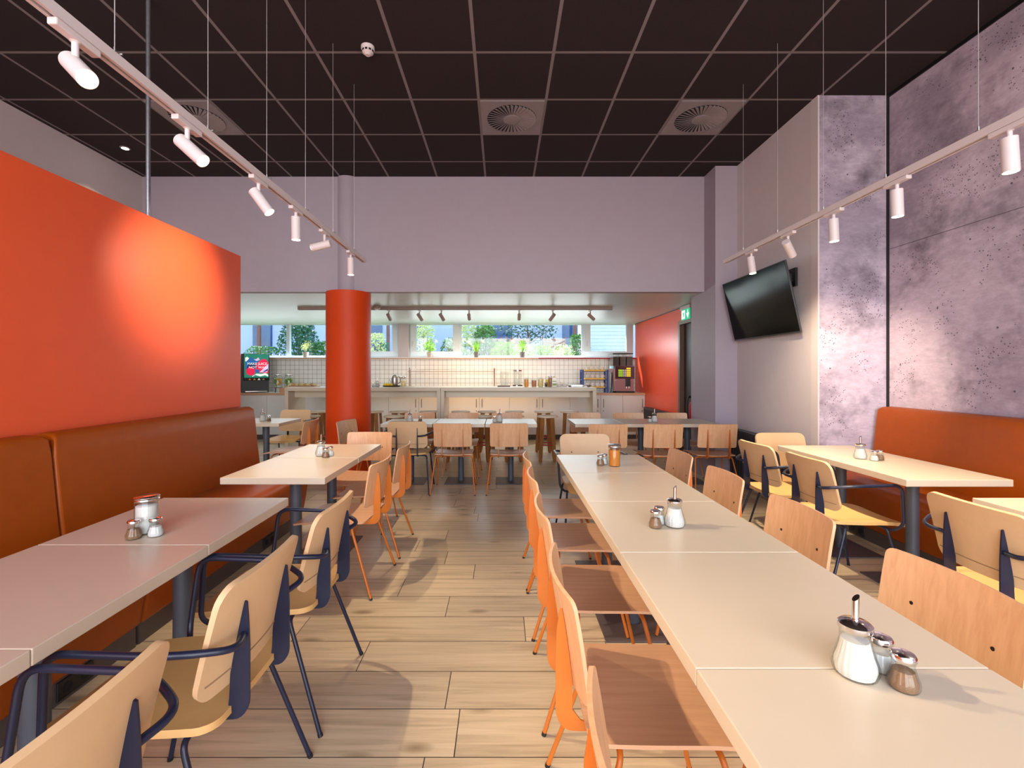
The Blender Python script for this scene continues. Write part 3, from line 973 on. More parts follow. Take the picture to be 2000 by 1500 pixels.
spot(-1.31, 3.379, (-2.4, 3.38, 2.06), 'fifth spotlight on the left track, turned toward the orange partition', watts=105, size=72, color=(1.0, 0.86, 0.68), group=gl)
spot(-1.31, 3.96, (-1.31, 4.0, 0.45), 'last spotlight on the left track, pointing straight down', watts=88, group=gl)
gr_ = 'spotlights on the right track'
spot(2.13, 1.924, (2.2, 1.9, 0.75), 'nearest spotlight on the right track, at the right photo edge', watts=84, size=112, group=gr_)
spot(2.13, 2.473, (2.2, 2.48, 0.75), 'second spotlight from the camera on the right track', watts=84, size=112, group=gr_)
spot(2.13, 2.946, (2.2, 2.95, 0.75), 'third spotlight from the camera on the right track, pointing down', watts=84, size=112, group=gr_)
spot(2.13, 3.416, (2.95, 4.0, 1.55), 'tilted spotlight on the right track in front of the television', watts=130, group=gr_)
spot(2.13, 3.92, (2.25, 3.75, 0.75), 'last spotlight on the right track, above the television', group=gr_)

# track under the low ceiling
YT = 7.4
o = tag(empty('light_track', (-0.76, YT, ZL - 0.045)), 'long taupe light track fixed under the low ceiling over the bar', 'light track')
M['taupe'] = mat('taupe_powder_coat', (160, 140, 132), 0.45)
MB().box(-2.54, 2.54, -0.0175, 0.0175, 0.004, 0.045, bev=0.002).build('rail', M['taupe'], o)
MB().box(-2.53, 2.53, -0.006, 0.006, 0.0, 0.0042).build('slot', M['black'], o, smooth=False)
gt = 'spotlights under the low ceiling'
for px, dx, dy, lab in ((600, 0.1, 0.9, 'spotlight left of the orange column on the low ceiling track'), (759, 0.1, 0.9, 'first spotlight right of the orange column on the low ceiling track'),
                    (819, 0.35, 0.7, 'second spotlight right of the column on the low ceiling track'), (862, 0.35, 0.7, 'third spotlight right of the column on the low ceiling track'),
                    (916, 0, 1.2, 'upright spotlight in the middle of the low ceiling track'), (1014, 0, 1.2, 'upright spotlight right of the middle of the low ceiling track'),
                    (1080, -0.5, 0.6, 'left-tilted spotlight near the right end of the low ceiling track'), (1153, 1.0, 0.5, 'right-tilted last spotlight of the low ceiling track')):
    x = (px - 981) * YT / 895
    if px == 600: continue
    spot(x, YT, (x + dx * 1.6, YT + dy * 2.0 + 0.2, 1.15), lab, zt=ZL - 0.045, watts=44, color=(1.0, 0.58, 0.28), small=0.7, adapter=M['taupe'], group=gt, size=75)

# ------------------------------------------------------------------ ceiling fittings
def diffuser(ix, label):
    cx = 0.0946 + 0.63 * ix
    o = tag(empty('ceiling_diffuser', (cx, 4.593, HC)), label, 'air vent', 'square ceiling air diffusers')
    MB().box(-0.302, 0.302, -0.303, 0.303, -0.008, 0.0).build('plate', M['vent'], o, smooth=False)
    MB().lathe([(0.245, -0.0095), (0.245, -0.006)], seg=64).build('recess', M['vent_dark'], o)
    v = MB()
    for k in range(36):
        a = 2 * PI * k / 36
        def P(r, w, z):
            return Vector((r * math.cos(a) - w * math.sin(a), r * math.sin(a) + w * math.cos(a), z))
        pts = [P(0.07, -0.005, -0.011), P(0.243, -0.016, -0.011), P(0.243, 0.012, -0.021), P(0.07, 0.005, -0.014)]
        lo = [v.bm.verts.new(p) for p in pts]
        up = [v.bm.verts.new(p + Vector((0, 0, 0.003))) for p in pts]
        v.bm.faces.new(lo[::-1]); v.bm.faces.new(up)
        for i in range(4):
            v.bm.faces.new((lo[i], lo[(i + 1) % 4], up[(i + 1) % 4], up[i]))
    v.build('swirl_vanes', M['vent'], o, smooth=False)
    MB().lathe([(0.082, -0.012), (0.082, -0.018), (0.07, -0.020)], seg=36).build('hub', M['vent'], o)
diffuser(0, 'square swirl air diffuser in the middle of the dark ceiling')
diffuser(3, 'square swirl air diffuser at the right of the dark ceiling')
diffuser(-5, 'square swirl air diffuser at the left, half behind the light track')
o = tag(empty('smoke_detector', (-1.052, 3.585, HC)), 'white round smoke detector on the dark ceiling', 'smoke detector')
MB().lathe([(0.052, 0), (0.052, -0.018), (0.048, -0.024)], seg=36).build('mount', M['white_metal'], o)
MB().lathe([(0.046, -0.024), (0.043, -0.045), (0.030, -0.055), (0.018, -0.066)], seg=36).build('sensor_head', M['white_metal'], o)
for k in range(10):
    a = 2 * PI * k / 10
    MB().box(-0.009, 0.009, 0.036, 0.0455, -0.044, -0.030).build('slot', M['vent_dark'], o, smooth=False).rotation_euler = (0, 0, a)
o = tag(empty('ceiling_downlight', (-4.28, 5.20, HC)), 'small lit downlight in the dark ceiling at far left', 'downlight')
MB().lathe([(0.05, 0), (0.05, -0.006), (0.036, -0.008)], seg=28).build('trim_ring', M['vent'], o)
MB().lathe([(0.034, -0.004), (0.034, -0.0085)], seg=28).build('lens', M['downlight'], o)
L = bpy.data.lights.new('downlight_beam', 'SPOT'); L.energy = 170; L.color = (1, 0.8, 0.55); L.spot_size = 1.6; L.spot_blend = 0.8; L.shadow_soft_size = 0.03
lo = bpy.data.objects.new('downlight_beam', L); C.objects.link(lo); lo.parent = o; lo.location = (0, 0, -0.02)
o = tag(empty('motion_sensor', (-1.98, 7.25, ZL)), 'small white sensor on the low ceiling beside the orange column', 'sensor')
MB().lathe([(0.055, 0), (0.055, -0.03), (0.05, -0.04)], seg=28).build('housing', M['taupe'], o)
MB().lathe([(0.042, -0.04), (0.036, -0.055), (0.015, -0.064)], seg=24).build('lens_dome', M['white_metal'], o)

# ------------------------------------------------------------------ television on the grey wall
o = tag(empty('television', (2.765, 4.95, 2.10)), 'large black flat television tilted down on the grey right wall', 'television')
tv = empty('screen_panel', (0, 0, 0)); tv.parent = o
tv.rotation_euler = (0, math.radians(-12.5), 0)
W2, H2 = 0.615, 0.352
MB().box(-0.018, 0.0, -W2, W2, -H2, H2, bev=0.003).box(0.0, 0.035, -W2 * 0.7, W2 * 0.7, -H2 * 0.9, H2 * 0.5, bev=0.01).build('casing', M['tv_bezel'], tv)
MB().box(-0.0195, -0.0178, -W2 + 0.008, W2 - 0.008, -H2 + 0.016, H2 - 0.008).build('screen', M['tv_screen'], tv, smooth=False)
# mirror tilt so that the top leans into the room
wm = MB()
wm.box(0.10, 0.123, -0.47, -0.25, 0.12, 0.30).box(0.10, 0.123, 0.1, 0.4, 0.12, 0.30)
wm.box(-0.01, 0.11, -0.42, -0.30, 0.17, 0.25).box(-0.01, 0.11, 0.2, 0.32, 0.17, 0.25)
wm.build('wall_mount', M['black'], o, smooth=False)

# ------------------------------------------------------------------ exit sign, extinguisher, radiators
o = tag(empty('exit_sign', (XR, 7.17, 2.30)), 'green lit exit sign with running figure and arrow above the doorway', 'exit sign')
MB().box(-0.05, 0.0, -0.19, 0.19, 0.06, 0.115, bev=0.006).build('housing', M['white_metal'], o)
p_ = MB().box(-0.034, -0.022, -0.165, 0.165, -0.105, 0.062).build('sign_panel', M['green_sign'], o, smooth=False)
MB().box(-0.0352, -0.034, 0.02, 0.15, -0.085, 0.045).build('door_symbol', M['white_sign'], p_, smooth=False)
def px2(a, b, t): return Vector((t, a, b))
arrow = [(-0.075, 0.045), (-0.095, 0.045), (-0.095, -0.02), (-0.13, 0.0), (-0.13, -0.025), (-0.085, -0.085), (-0.04, -0.025), (-0.04, 0.0), (-0.075, -0.02)]
MB().prism(arrow, px2, -0.0352, -0.034).build('arrow_symbol', M['white_sign'], p_, smooth=False)
man = [(0.075, 0.012), (0.095, 0.010), (0.115, -0.012), (0.105, -0.022), (0.092, -0.006), (0.085, -0.025), (0.098, -0.048), (0.118, -0.062), (0.11, -0.074), (0.085, -0.058), (0.07, -0.038), (0.058, -0.075), (0.042, -0.075), (0.056, -0.02), (0.062, -0.004), (0.045, -0.014), (0.035, -0.03), (0.028, -0.022), (0.045, 0.0)]
mm = MB().prism(man, px2, -0.0362, -0.0352)
mm.tube([(-0.0362, 0.078, 0.026), (-0.0352, 0.078, 0.026)], 0.011, 12)
mm.build('running_figure', M['green_sign'], p_, smooth=False)
o = tag(empty('fire_extinguisher', (2.775, 6.60, 0.56)), 'red fire extinguisher by the dark doorway, half behind the pilaster', 'fire extinguisher')
MB().lathe([(0.072, 0.0), (0.08, 0.015), (0.08, 0.33), (0.07, 0.375), (0.03, 0.40), (0.026, 0.42)], seg=32).build('cylinder', M['ext_red'], o)
MB().tube([(0, 0, 0.42), (0, 0, 0.46)], 0.018, 12).box(-0.09, 0.02, -0.012, 0.012, 0.46, 0.475).build('valve', M['black'], o)
MB().tube(fillet([(-0.02, 0, 0.44), (-0.10, 0, 0.46), (-0.115, 0.02, 0.30), (-0.10, 0.02, 0.12)], 0.05), 0.011, 10).build('hose', M['black'], o)
MB().box(0.07, 0.125, -0.03, 0.03, 0.20, 0.24).build('bracket', M['black'], o, smooth=False)
def radiator(label, xw, y0, y1):
    ym = (y0 + y1) / 2
    o = tag(empty('radiator', (xw - 0.002, ym, 0.14)), label, 'radiator', 'dark wall radiators')
    hl = (y1 - y0) / 2
    m = MB().box(-0.12, -0.105, -hl, hl, 0, 0.54, bev=0.004)
    n = int((y1 - y0) / 0.05)
    for i in range(n):
        y = -hl + 0.025 + i * 0.05
        m.box(-0.127, -0.119, y - 0.014, y + 0.014, 0.03, 0.51)
    m.box(-0.045, -0.03, -hl, hl, 0, 0.54)
    m.build('panel', M['radiator'], o, smooth=False)
    MB().box(-0.122, -0.028, -hl, hl, 0.535, 0.55, bev=0.002).build('grille', M['radiator'], o)
    MB().box(-0.12, -0.03, -hl - 0.006, -hl, 0, 0.54).box(-0.12, -0.03, hl, hl + 0.006, 0, 0.54).build('side_cover', M['radiator'], o, smooth=False)
    MB().tube([(-0.075, hl, 0.48), (-0.075, hl + 0.05, 0.48)], 0.012, 10).tube([(-0.075, hl + 0.05, 0.48), (-0.075, hl + 0.11, 0.48)], 0.022, 14).build('valve', M['white_metal'], o)
    MB().box(-0.03, 0.0, -hl * 0.6, -hl * 0.6 + 0.04, 0.1, 0.45).box(-0.03, 0.0, hl * 0.6 - 0.04, hl * 0.6, 0.1, 0.45).build('bracket', M['radiator'], o, smooth=False)
radiator('dark radiator on the coral red wall beyond the far right tables', XR, 7.75, 9.0)
radiator('dark radiator on the grey wall behind the right bench chairs', XR, 4.42, 5.58)

# ------------------------------------------------------------------ bar tables and stools
def bar(label, x0, x1):
    o = tag(empty('bar_table', ((x0 + x1) / 2, 8.17, 0)), label, 'bar table', 'white bar tables')
    h = (x1 - x0) / 2 - 0.002
    MB().box(-h, h, -0.35, 0.35, 1.05, 1.11, bev=0.003).build('top', M['table'], o)
    for s in (-1, 1):
        MB().box(min(s * h, s * (h - 0.06)), max(s * h, s * (h - 0.06)), -0.34, 0.34, 0, 1.05).build('end_panel', M['table'], o, smooth=False)
    MB().box(-h + 0.061, h - 0.061, -0.10, -0.07, 0.93, 1.049).build('apron', M['table'], o, smooth=False)
bar('left white bar table, partly behind the orange column', -3.72, -1.055)
bar('right white bar table in front of the kitchen counter', -1.055, 1.61)
def make_stool():
    o = tag(empty('bar_stool'), 'x', 'stool')
    MB().lathe([(0.12, 0.668), (0.160, 0.678), (0.165, 0.688), (0.163, 0.697), (0.150, 0.702)], seg=40).build('seat', M['stool_seat'], o)
    for k in range(4):
        a = PI / 4 + PI / 2 * k
        c, s = math.cos(a), math.sin(a)
        m = MB()
        def P(r, w, z): return Vector((r * c - w * s, r * s + w * c, z))
        prof = [(0.105, 0.668, 0.031), (0.150, 0.06, 0.026), (0.156, 0.015, 0.020), (0.158, 0.0, 0.012)]
        rings = []
        for r, z, w in prof:
            rings.append([m.bm.verts.new(P(r - 0.014, -w, z)), m.bm.verts.new(P(r + 0.014, -w, z)), m.bm.verts.new(P(r + 0.014, w, z)), m.bm.verts.new(P(r - 0.014, w, z))])
        for i in range(len(rings) - 1):
            for j in range(4):
                m.bm.faces.new((rings[i][j], rings[i][(j + 1) % 4], rings[i + 1][(j + 1) % 4], rings[i + 1][j]))
        m.bm.faces.new(rings[0]); m.bm.faces.new(rings[-1][::-1])
        m.build('leg', M['stool_leg'], o, smooth=False)
    m = MB()
    ring = [(0.127 * math.cos(2 * PI * i / 32), 0.127 * math.sin(2 * PI * i / 32), 0.26) for i in range(33)]
    m.tube(ring, 0.009, 8, cap=False)
    m.build('foot_ring', M['crimson'], o)
    return o
st0 = make_stool(); su = [False]
def stool(px, Y, label, group):
    x = (px - 981) * Y / 895
    rz = random.uniform(-0.25, 0.25)
    if not su[0]:
        su[0] = True
        st0.location = (x, Y, 0); st0.rotation_euler = (0, 0, rz); st0['label'] = label; st0['group'] = group
    else:
        dup(st0, (x, Y, 0), rz, label, group)
gA, gB = 'round stools in front of the bar', 'round stools under the bar'
for px, lab in ((604, 'round oak stool left of the column in the front stool row'), (770, 'front round oak stool just right of the orange column'),
                (889, 'front round oak stool left of the bar centre, behind the middle tables'), (943, 'front round oak stool behind the middle table row, second from the gap'),
                (1003, 'front round oak stool hidden by the right end of the middle tables'), (1069, 'whole round oak stool standing in the gap between the far table rows'),
                (1128, 'front round oak stool behind the left end of the far right tables')):
    stool(px, 7.1, lab, gA)
for px, lab in ((621, 'round stool under the left bar table, left of the column'), (731, 'round stool under the bar edge touching the column in view'),
                (779, 'round stool under the left bar table, first clear of the column'), (838, 'round stool under the right end of the left bar table'),
                (900, 'round stool under the left end of the right bar table'), (951, 'second round stool from the left under the right bar table'),
                (1005, 'middle round stool under the right bar table'), (1062, 'round stool under the right bar table behind the whole stool'),
                (1112, 'last round stool under the right end of the bar')):
    stool(px, 7.93, lab, gB)

# ------------------------------------------------------------------ kitchen counter
YC = 9.3; CH = 0.905
def cab(label, x0, x1, handles, y0=YC, y1=YB - 0.005):
    o = tag(empty('base_cabinet', ((x0 + x1) / 2, y0, 0)), label, 'cabinet', 'cream base cabinets')
    w = x1 - x0
    MB().box(-w / 2 + 0.001, w / 2 - 0.001, 0.02, y1 - y0, 0.1, CH).build('body', M['cabinet'], o, smooth=False)
    MB().box(-w / 2 + 0.001, w / 2 - 0.001, 0.06, 0.08, 0, 0.1).build('kickboard', M['plinth'], o, smooth=False)
    n = len(handles)
    for i, hs in enumerate(handles):
        a = -w / 2 + w * i / n + 0.003; b = -w / 2 + w * (i + 1) / n - 0.003
        dr = MB().box(a, b, 0.0, 0.018, 0.105, CH - 0.004, bev=0.0015).build('door', M['cabinet'], o)
        hx = a + 0.055 if hs == 'l' else b - 0.055
        MB().tube(fillet([(hx, 0.0, 0.66), (hx, -0.028, 0.66), (hx, -0.028, 0.82), (hx, 0.0, 0.82)], 0.01), 0.006, 8).build('handle', M['handle'], dr)
        MB().tube([(hx, 0.001, 0.585), (hx, -0.006, 0.585)], 0.011, 12).build('lock', M['handle'], dr)
    return o
cx = [(p - 981) * YC / 895 for p in (462, 580, 699, 818, 936, 1054, 1173)]
nm = ['leftmost cream base cabinet under the juice machine', 'cream base cabinet left of the orange column', 'cream base cabinet just right of the orange column',
      'cream base cabinet behind the middle bar support', 'cream base cabinet behind the right bar table', 'cream base cabinet behind the right end of the bar']
for i in range(6):
    cab(nm[i], cx[i], cx[i + 1], 'lr' if i == 0 else 'lr')
cab('narrow cream base cabinet beside the red wall under the coffee machine', cx[6], XR - 0.003, 'lr')
# L return on the left
o = tag(empty('base_cabinet', (-5.7, 8.5, 0)), 'cream base cabinet of the side counter at far left', 'cabinet', 'cream base cabinets')
MB().box(-0.295, 0.295, -0.78, 0.78, 0.1, CH).build('body', M['cabinet'], o, smooth=False)
MB().box(-0.295, 0.25, -0.78, 0.78, 0, 0.1).build('kickboard', M['plinth'], o, smooth=False)
MB().box(0.295, 0.313, -0.775, 0.0, 0.105, CH - 0.004).build('door', M['cabinet'], o, smooth=False)
MB().box(0.295, 0.313, 0.004, 0.775, 0.105, CH - 0.004).build('door', M['cabinet'], o, smooth=False)
o = tag(empty('countertop', (0, 9.64, CH)), 'white kitchen countertop with beech edge along the back wall', 'countertop')
MB().box(cx[0] - 0.02, XR - 0.002, -0.36, 0.355, 0.002, 0.043).build('slab', M['worktop'], o, smooth=False)
MB().box(cx[0] - 0.02, XR - 0.002, -0.366, -0.36, 0.0, 0.0435).build('edge_band', M['worktop_edge'], o, smooth=False)
o = tag(empty('countertop', (-5.7, 8.5, CH)), 'short side countertop at far left joining the long one', 'countertop')
MB().box(-0.298, 0.335, -0.78, 0.78, 0.002, 0.043).build('slab', M['worktop'], o, smooth=False)
MB().box(0.335, 0.341, -0.78, 0.775, 0.0, 0.0435).build('edge_band', M['worktop_edge'], o, smooth=False)
KT = CH + 0.0435

# juice machine with its backlit sign
def text(body, size, loc, parent, m, name='lettering'):
    cu = bpy.data.curves.new('t', 'FONT'); cu.body = body; cu.size = size; cu.extrude = 0.0008; cu.align_x = 'CENTER'
    tmp = bpy.data.objects.new('t', cu); C.objects.link(tmp)
    me = bpy.data.meshes.new_from_object(tmp.evaluated_get(bpy.context.evaluated_depsgraph_get()))
    bpy.data.objects.remove(tmp)
    me.materials.clear(); me.materials.append(m)
    ob = bpy.data.objects.new(name, me); C.objects.link(ob); ob.parent = parent
    ob.location = loc; ob.rotation_euler = (PI / 2, 0, 0)
    return ob
J = tag(empty('juice_machine', (-5.16, 9.58, KT), 0.56), 'juice dispenser with a bright lit slogan sign at the left of the counter', 'juice machine')
MB().box(-0.265, 0.245, -0.10, 0.30, 0.0, 0.80, bev=0.006).build('body', M['black'], J)
hd = MB().box(-0.235, 0.245, -0.20, -0.10, 0.255, 0.80, bev=0.012).build('front_head', M['black'], J)
sg = MB().box(-0.215, 0.228, -0.205, -0.2, 0.31, 0.79).build('sign_panel', M['j_teal'], J, smooth=False)
def fl(a, b, t): return Vector((a, t, b))
def blob(poly, m, name, k):
    MB().prism(poly, fl, -0.2055 - 0.0006 * k, -0.205).build(name, m, sg, smooth=False)
def U(zx, zy):   # position on the sign seen in the close view
    return (-0.2 + (zx - 110) / 760 * 0.425, 0.79 - (zy - 150) / 770 * 0.48)
blob([U(*p) for p in ((115, 380), (115, 270), (180, 235), (240, 290), (160, 400))], M['j_white'], 'printed_peak', 1)
blob([U(*p) for p in ((120, 640), (120, 420), (290, 240), (430, 330), (560, 390), (560, 640))], M['j_blue'], 'printed_mountain', 2)
blob([U(*p) for p in ((150, 640), (200, 500), (430, 420), (480, 640))], M['j_navy'], 'printed_mountain', 3)
blob([U(*p) for p in ((390, 320), (470, 310), (530, 250), (590, 330), (480, 375))], M['j_pale'], 'printed_peak', 3)
blob([U(*p) for p in ((450, 700), (470, 460), (620, 340), (720, 290), (800, 330), (868, 430), (868, 780), (600, 760))], M['j_red'], 'printed_mountain', 4)
blob([U(290 + 150 * math.cos(a), 710 + 140 * math.sin(a)) for a in [i * PI / 12 for i in range(24)]], M['j_red'], 'printed_fruit', 5)
blob([U(*p) for p in ((570, 745), (868, 460), (868, 640), (820, 745))], M['j_pale'], 'printed_slope', 5)
blob([U(*p) for p in ((680, 730), (850, 620), (850, 690), (740, 735))], M['j_purple'], 'printed_slope', 6)
blob([U(*p) for p in ((430, 650), (560, 650), (560, 750), (430, 750))], M['j_blue'], 'printed_badge', 6)
blob([U(*p) for p in ((340, 870), (480, 790), (640, 800), (780, 770), (860, 830), (860, 880), (340, 900))], M['j_white'], 'printed_wave', 6)
blob([U(*p) for p in ((340, 900), (430, 830), (600, 880), (760, 840), (868, 900), (868, 915), (340, 915))], M['j_teal'], 'printed_wave', 7)
tx, tz = U(500, 500); text('MAKE JUICE', 0.068, (tx, -0.2115, tz), sg, M['j_white'])
tx, tz = U(515, 620); text('NOT WAR', 0.068, (tx, -0.2115, tz), sg, M['j_white'])
for i, c_ in enumerate((M['citrus'], M['citrus'], M['steel'], M['paper'])):
    xx = -0.115 + i * 0.083
    MB().prism([(xx - 0.026, 0.262), (xx + 0.026, 0.262), (xx + 0.006, 0.292), (xx - 0.006, 0.292)], fl, -0.204, -0.2).build('tap_marker', c_, J, smooth=False)
MB().box(-0.20, 0.20, -0.26, -0.10, 0.01, 0.045, bev=0.008).build('drip_tray', M['steel'], J)

# drink jars
def drinkjar(x, y, content, label):
    o = tag(empty('drink_jar', (x, y, KT)), label, 'drink jar', 'glass drink jars on the counter')
    m = MB()
    for k in range(3):
        a = 2 * PI * k / 3 + 0.5
        m.tube([(0.085 * math.cos(a), 0.085 * math.sin(a), 0.10), (0.10 * math.cos(a), 0.10 * math.sin(a), 0.0)], 0.005, 8)
    ring = [(0.087 * math.cos(2 * PI * i / 28), 0.087 * math.sin(2 * PI * i / 28), 0.10) for i in range(29)]
    m.tube(ring, 0.005, 8, cap=False).build('stand', M['black'], o)
    MB().lathe([(0.08, 0.106), (0.092, 0.115), (0.094, 0.30), (0.085, 0.33), (0.066, 0.345), (0.066, 0.355)], seg=36).build('glass_body', M['glass'], o)
    for i, (mm_, a0) in enumerate(content):
        q = MB()
        R = random.Random(3 + i)
        for _ in range(16):
            a = a0 + R.uniform(-1.2, 1.2); rr = R.uniform(0.03, 0.062); zz = R.uniform(0.135, 0.285)
            bmesh.ops.create_icosphere(q.bm, subdivisions=1, radius=R.uniform(0.017, 0.026), matrix=Matrix.Translation((rr * math.cos(a), rr * math.sin(a), zz)))
        q.build('fruit' if i else 'herbs', mm_, o)['kind'] = 'stuff'
    MB().lathe([(0.07, 0.352), (0.072, 0.36), (0.072, 0.372), (0.06, 0.376)], seg=30).build('lid', M['steel'], o)
    MB().tube([(0, -0.09, 0.135), (0, -0.125, 0.135)], 0.009, 10).build('tap', M['steel'], o)
drinkjar(-4.66, 9.52, [(M['herb'], PI), (M['citrus'], 0.0)], 'glass drink jar with herbs and orange slices on the counter')
drinkjar(-4.43, 9.52, [(M['herb'], PI), (M['herb'], 0.0)], 'glass drink jar full of green herbs on the counter')

# bar top items
BT = 1.11
def bx(px, Y): return (px - 981) * Y / 895
o = tag(empty('bread_board', (bx(590, 8.2), 8.22, BT)), 'long board of bread pieces on the left end of the bar', 'bread board')
MB().box(-0.27, 0.27, -0.13, 0.13, 0.0, 0.016, bev=0.004).build('board', M['worktop_edge'], o)
for i in range(9):
    x = -0.22 + 0.055 * i
    b = bpy.data.objects
    q = MB(); bmesh.ops.create_icosphere(q.bm, subdivisions=2, radius=1.0)
    for v in q.bm.verts: v.co = Vector((v.co.x * 0.036, v.co.y * 0.05, v.co.z * 0.024 + 0.038))
    r_ = tag(q.build('bread_roll', M['bread'] if i % 2 else M['nuts']), ('dark' if i % 2 else 'pale') + ' bread roll in the row on the bread board', 'bread', 'rolls on the bread board')
    r_.location = (bx(590, 8.2) + x, 8.22 + random.uniform(-0.04, 0.04), BT + 0.0005); r_.rotation_euler = (0, 0, random.uniform(-0.6, 0.6))
o = tag(MB().shell(lambda x, t: Vector((x, -0.05 - 0.02 * math.cos(x * 20), t)), 0.055, 0.0, 0.10, 0.09, 0.01).build('paper_bag', M['paper']), 'small kraft paper bag on the counter left of the bar', 'bag')
o.location = (bx(551, 9.35), 9.48, KT)
cond('pourer', bx(737, 8.1), 8.1, 'sugar pourer on the bar right beside the column', z=BT)
cond('salt', bx(729, 8.05), 8.05, 'salt shaker on the bar touching the column in view', z=BT)
o = tag(empty('serving_tray', (bx(765, 8.3), 8.3, BT)), 'dark serving tray under the jug on the bar', 'tray')
MB().lathe([(0.11, 0.0), (0.15, 0.004), (0.165, 0.02), (0.155, 0.02), (0.14, 0.009)], seg=40).build('dish', M['tray'], o)
o = tag(empty('jug', (bx(771, 8.32), 8.32, BT + 0.009)), 'tall steel jug standing on the dark tray on the bar', 'jug')
MB().lathe([(0.055, 0.0), (0.06, 0.01), (0.058, 0.15), (0.05, 0.185), (0.03, 0.20), (0.008, 0.21)], seg=32).build('body', M['steel'], o)
MB().tube(fillet([(-0.055, 0, 0.05), (-0.085, 0, 0.10), (-0.115, 0, 0.15)], 0.03), 0.012, 10, r2=0.007).build('spout', M['steel'], o)
MB().tube(fillet([(0.055, 0, 0.05), (0.10, 0, 0.06), (0.10, 0, 0.16), (0.05, 0, 0.17)], 0.03), 0.007, 10).build('handle', M['black'], o)
for i in range(3):
    q = MB(); bmesh.ops.create_icosphere(q.bm, subdivisions=2, radius=1.0)
    for v in q.bm.verts: v.co = Vector((v.co.x * 0.038, v.co.y * 0.028, v.co.z * 0.027 + 0.027))
    l_ = tag(q.build('lemon', M['lemon']), 'yellow lemon lying on the tray beside the jug', 'lemon', 'lemons on the tray')
    l_.location = (bx(765, 8.3) - 0.10 + 0.055 * i, 8.24 - 0.03 * (i == 1), BT + 0.0095); l_.rotation_euler = (0, 0, 0.7 * i)
o = tag(empty('storage_jar', (bx(788, 8.35), 8.35, BT)), 'steel-lidded glass canister on the bar right of the jug', 'jar')
MB().lathe([(0.044, 0.0), (0.046, 0.01), (0.046, 0.135), (0.038, 0.145)], seg=30).build('glass_body', M['glass'], o)
MB().lathe([(0.039, 0.006), (0.041, 0.012), (0.041, 0.10), (0.03, 0.105)], seg=24).build('contents', M['nuts'], o)
MB().lathe([(0.046, 0.145), (0.048, 0.15), (0.048, 0.175), (0.03, 0.187)], seg=30).build('lid', M['chrome'], o)

# sneeze guard on the counter
o = tag(empty('sneeze_guard', (bx(883, 9.5), 9.5, KT)), 'glass sneeze guard on steel posts over the kitchen counter', 'sneeze guard')
for s in (-1, 1):
    MB().tube(fillet([(s * 0.875, 0, 0), (s * 0.875, 0, 0.47), (s * 0.875, -0.05, 0.50)], 0.03), 0.017, 12).build('post', M['taupe'], o)
MB().box(-0.87, 0.87, -0.22, 0.06, 0.475, 0.483).build('glass_shelf', M['glass'], o, smooth=False)
MB().tube([(-0.875, -0.22, 0.435), (0.875, -0.22, 0.435)], 0.006, 8).tube([(-0.875, 0, 0.44), (-0.875, -0.22, 0.435)], 0.006, 8).tube([(0.875, 0, 0.44), (0.875, -0.22, 0.435)], 0.006, 8).build('front_rail', M['taupe'], o)

def cyl_item(px, Y, z, h, r, m, label, lid=None, name='storage_jar', cat='jar', fill=0.8, group='cereal jars on the bar'):
    o = tag(empty(name, (bx(px, Y), Y, z)), label, cat, group)
    MB().lathe([(r * 0.94, 0.0), (r, 0.006), (r, h * 0.94), (r * 0.92, h)], seg=28).build('glass_body', M['glass'], o)
    MB().lathe([(r * 0.9, 0.004), (r * 0.9, h * fill), (r * 0.75, h * fill + 0.004)], seg=24).build('contents', m, o)
    if lid:
        MB().lathe([(r * 1.03, h), (r * 1.03, h + 0.012), (r * 0.9, h + 0.016)], seg=28).build('lid', lid, o)
    return o
cyl_item(1028, 8.25, BT, 0.165, 0.040, M['cereal'], 'glass jar of golden cereal, leftmost of the jars on the bar')
cyl_item(1043, 8.25, BT, 0.135, 0.046, M['muesli'], 'shorter glass jar of pinkish muesli on the bar')
cyl_item(1056, 8.25, BT, 0.165, 0.050, M['nuts'], 'wide glass jar of pale flakes in the middle of the bar jars')
cyl_item(1066.5, 8.18, BT, 0.09, 0.026, M['tray'], 'short dark spice jar in front of the bar jars', fill=0.75)
cyl_item(1068.5, 8.32, BT, 0.18, 0.03, M['lemon'], 'slim jar with yellow contents behind the dark spice jar', fill=0.7)
cyl_item(1074.5, 8.2, BT, 0.175, 0.034, M['muesli'], 'tall jar of reddish cereal with a steel lid on the bar', lid=M['steel'], fill=0.92)
o = tag(empty('carton', (bx(1082.5, 8.25), 8.25, BT)), 'tall pale drink carton at the right of the bar jars', 'carton')
MB().box(-0.033, 0.033, -0.033, 0.033, 0, 0.165, bev=0.003).build('body', M['cup'], o)
MB().box(-0.0335, 0.0335, -0.0335, -0.033, 0.02, 0.06).box(-0.0335, 0.0335, -0.0335, -0.033, 0.09, 0.105).build('printed_bands', M['herb'], o, smooth=False)
MB().prism([(-0.033, 0.165), (0.033, 0.165), (0.004, 0.192), (-0.004, 0.192)], fl, -0.033, 0.033).build('gable_top', M['nuts'], o, smooth=False)
def bowl(px, Y, r, h, m, label, group='bowls on the bar', fill=None):
    o = tag(empty('bowl', (bx(px, Y), Y, BT)), label, 'bowl', group)
    MB().lathe([(r * 0.5, 0.0), (r * 0.8, h * 0.35), (r, h), (r * 0.95, h), (r * 0.75, h * 0.4), (r * 0.3, h * 0.12)], seg=32).build('shell', m, o)
    if fill: MB().lathe([(r * 0.6, h * 0.3), (r * 0.85, h * 0.75), (r * 0.5, h * 1.05), (r * 0.05, h * 1.2)], seg=24).build('contents', fill, o)
bowl(1093, 8.2, 0.055, 0.055, M['cup'], 'white bowl with lemon pieces on the bar right of the carton', fill=M['lemon'])
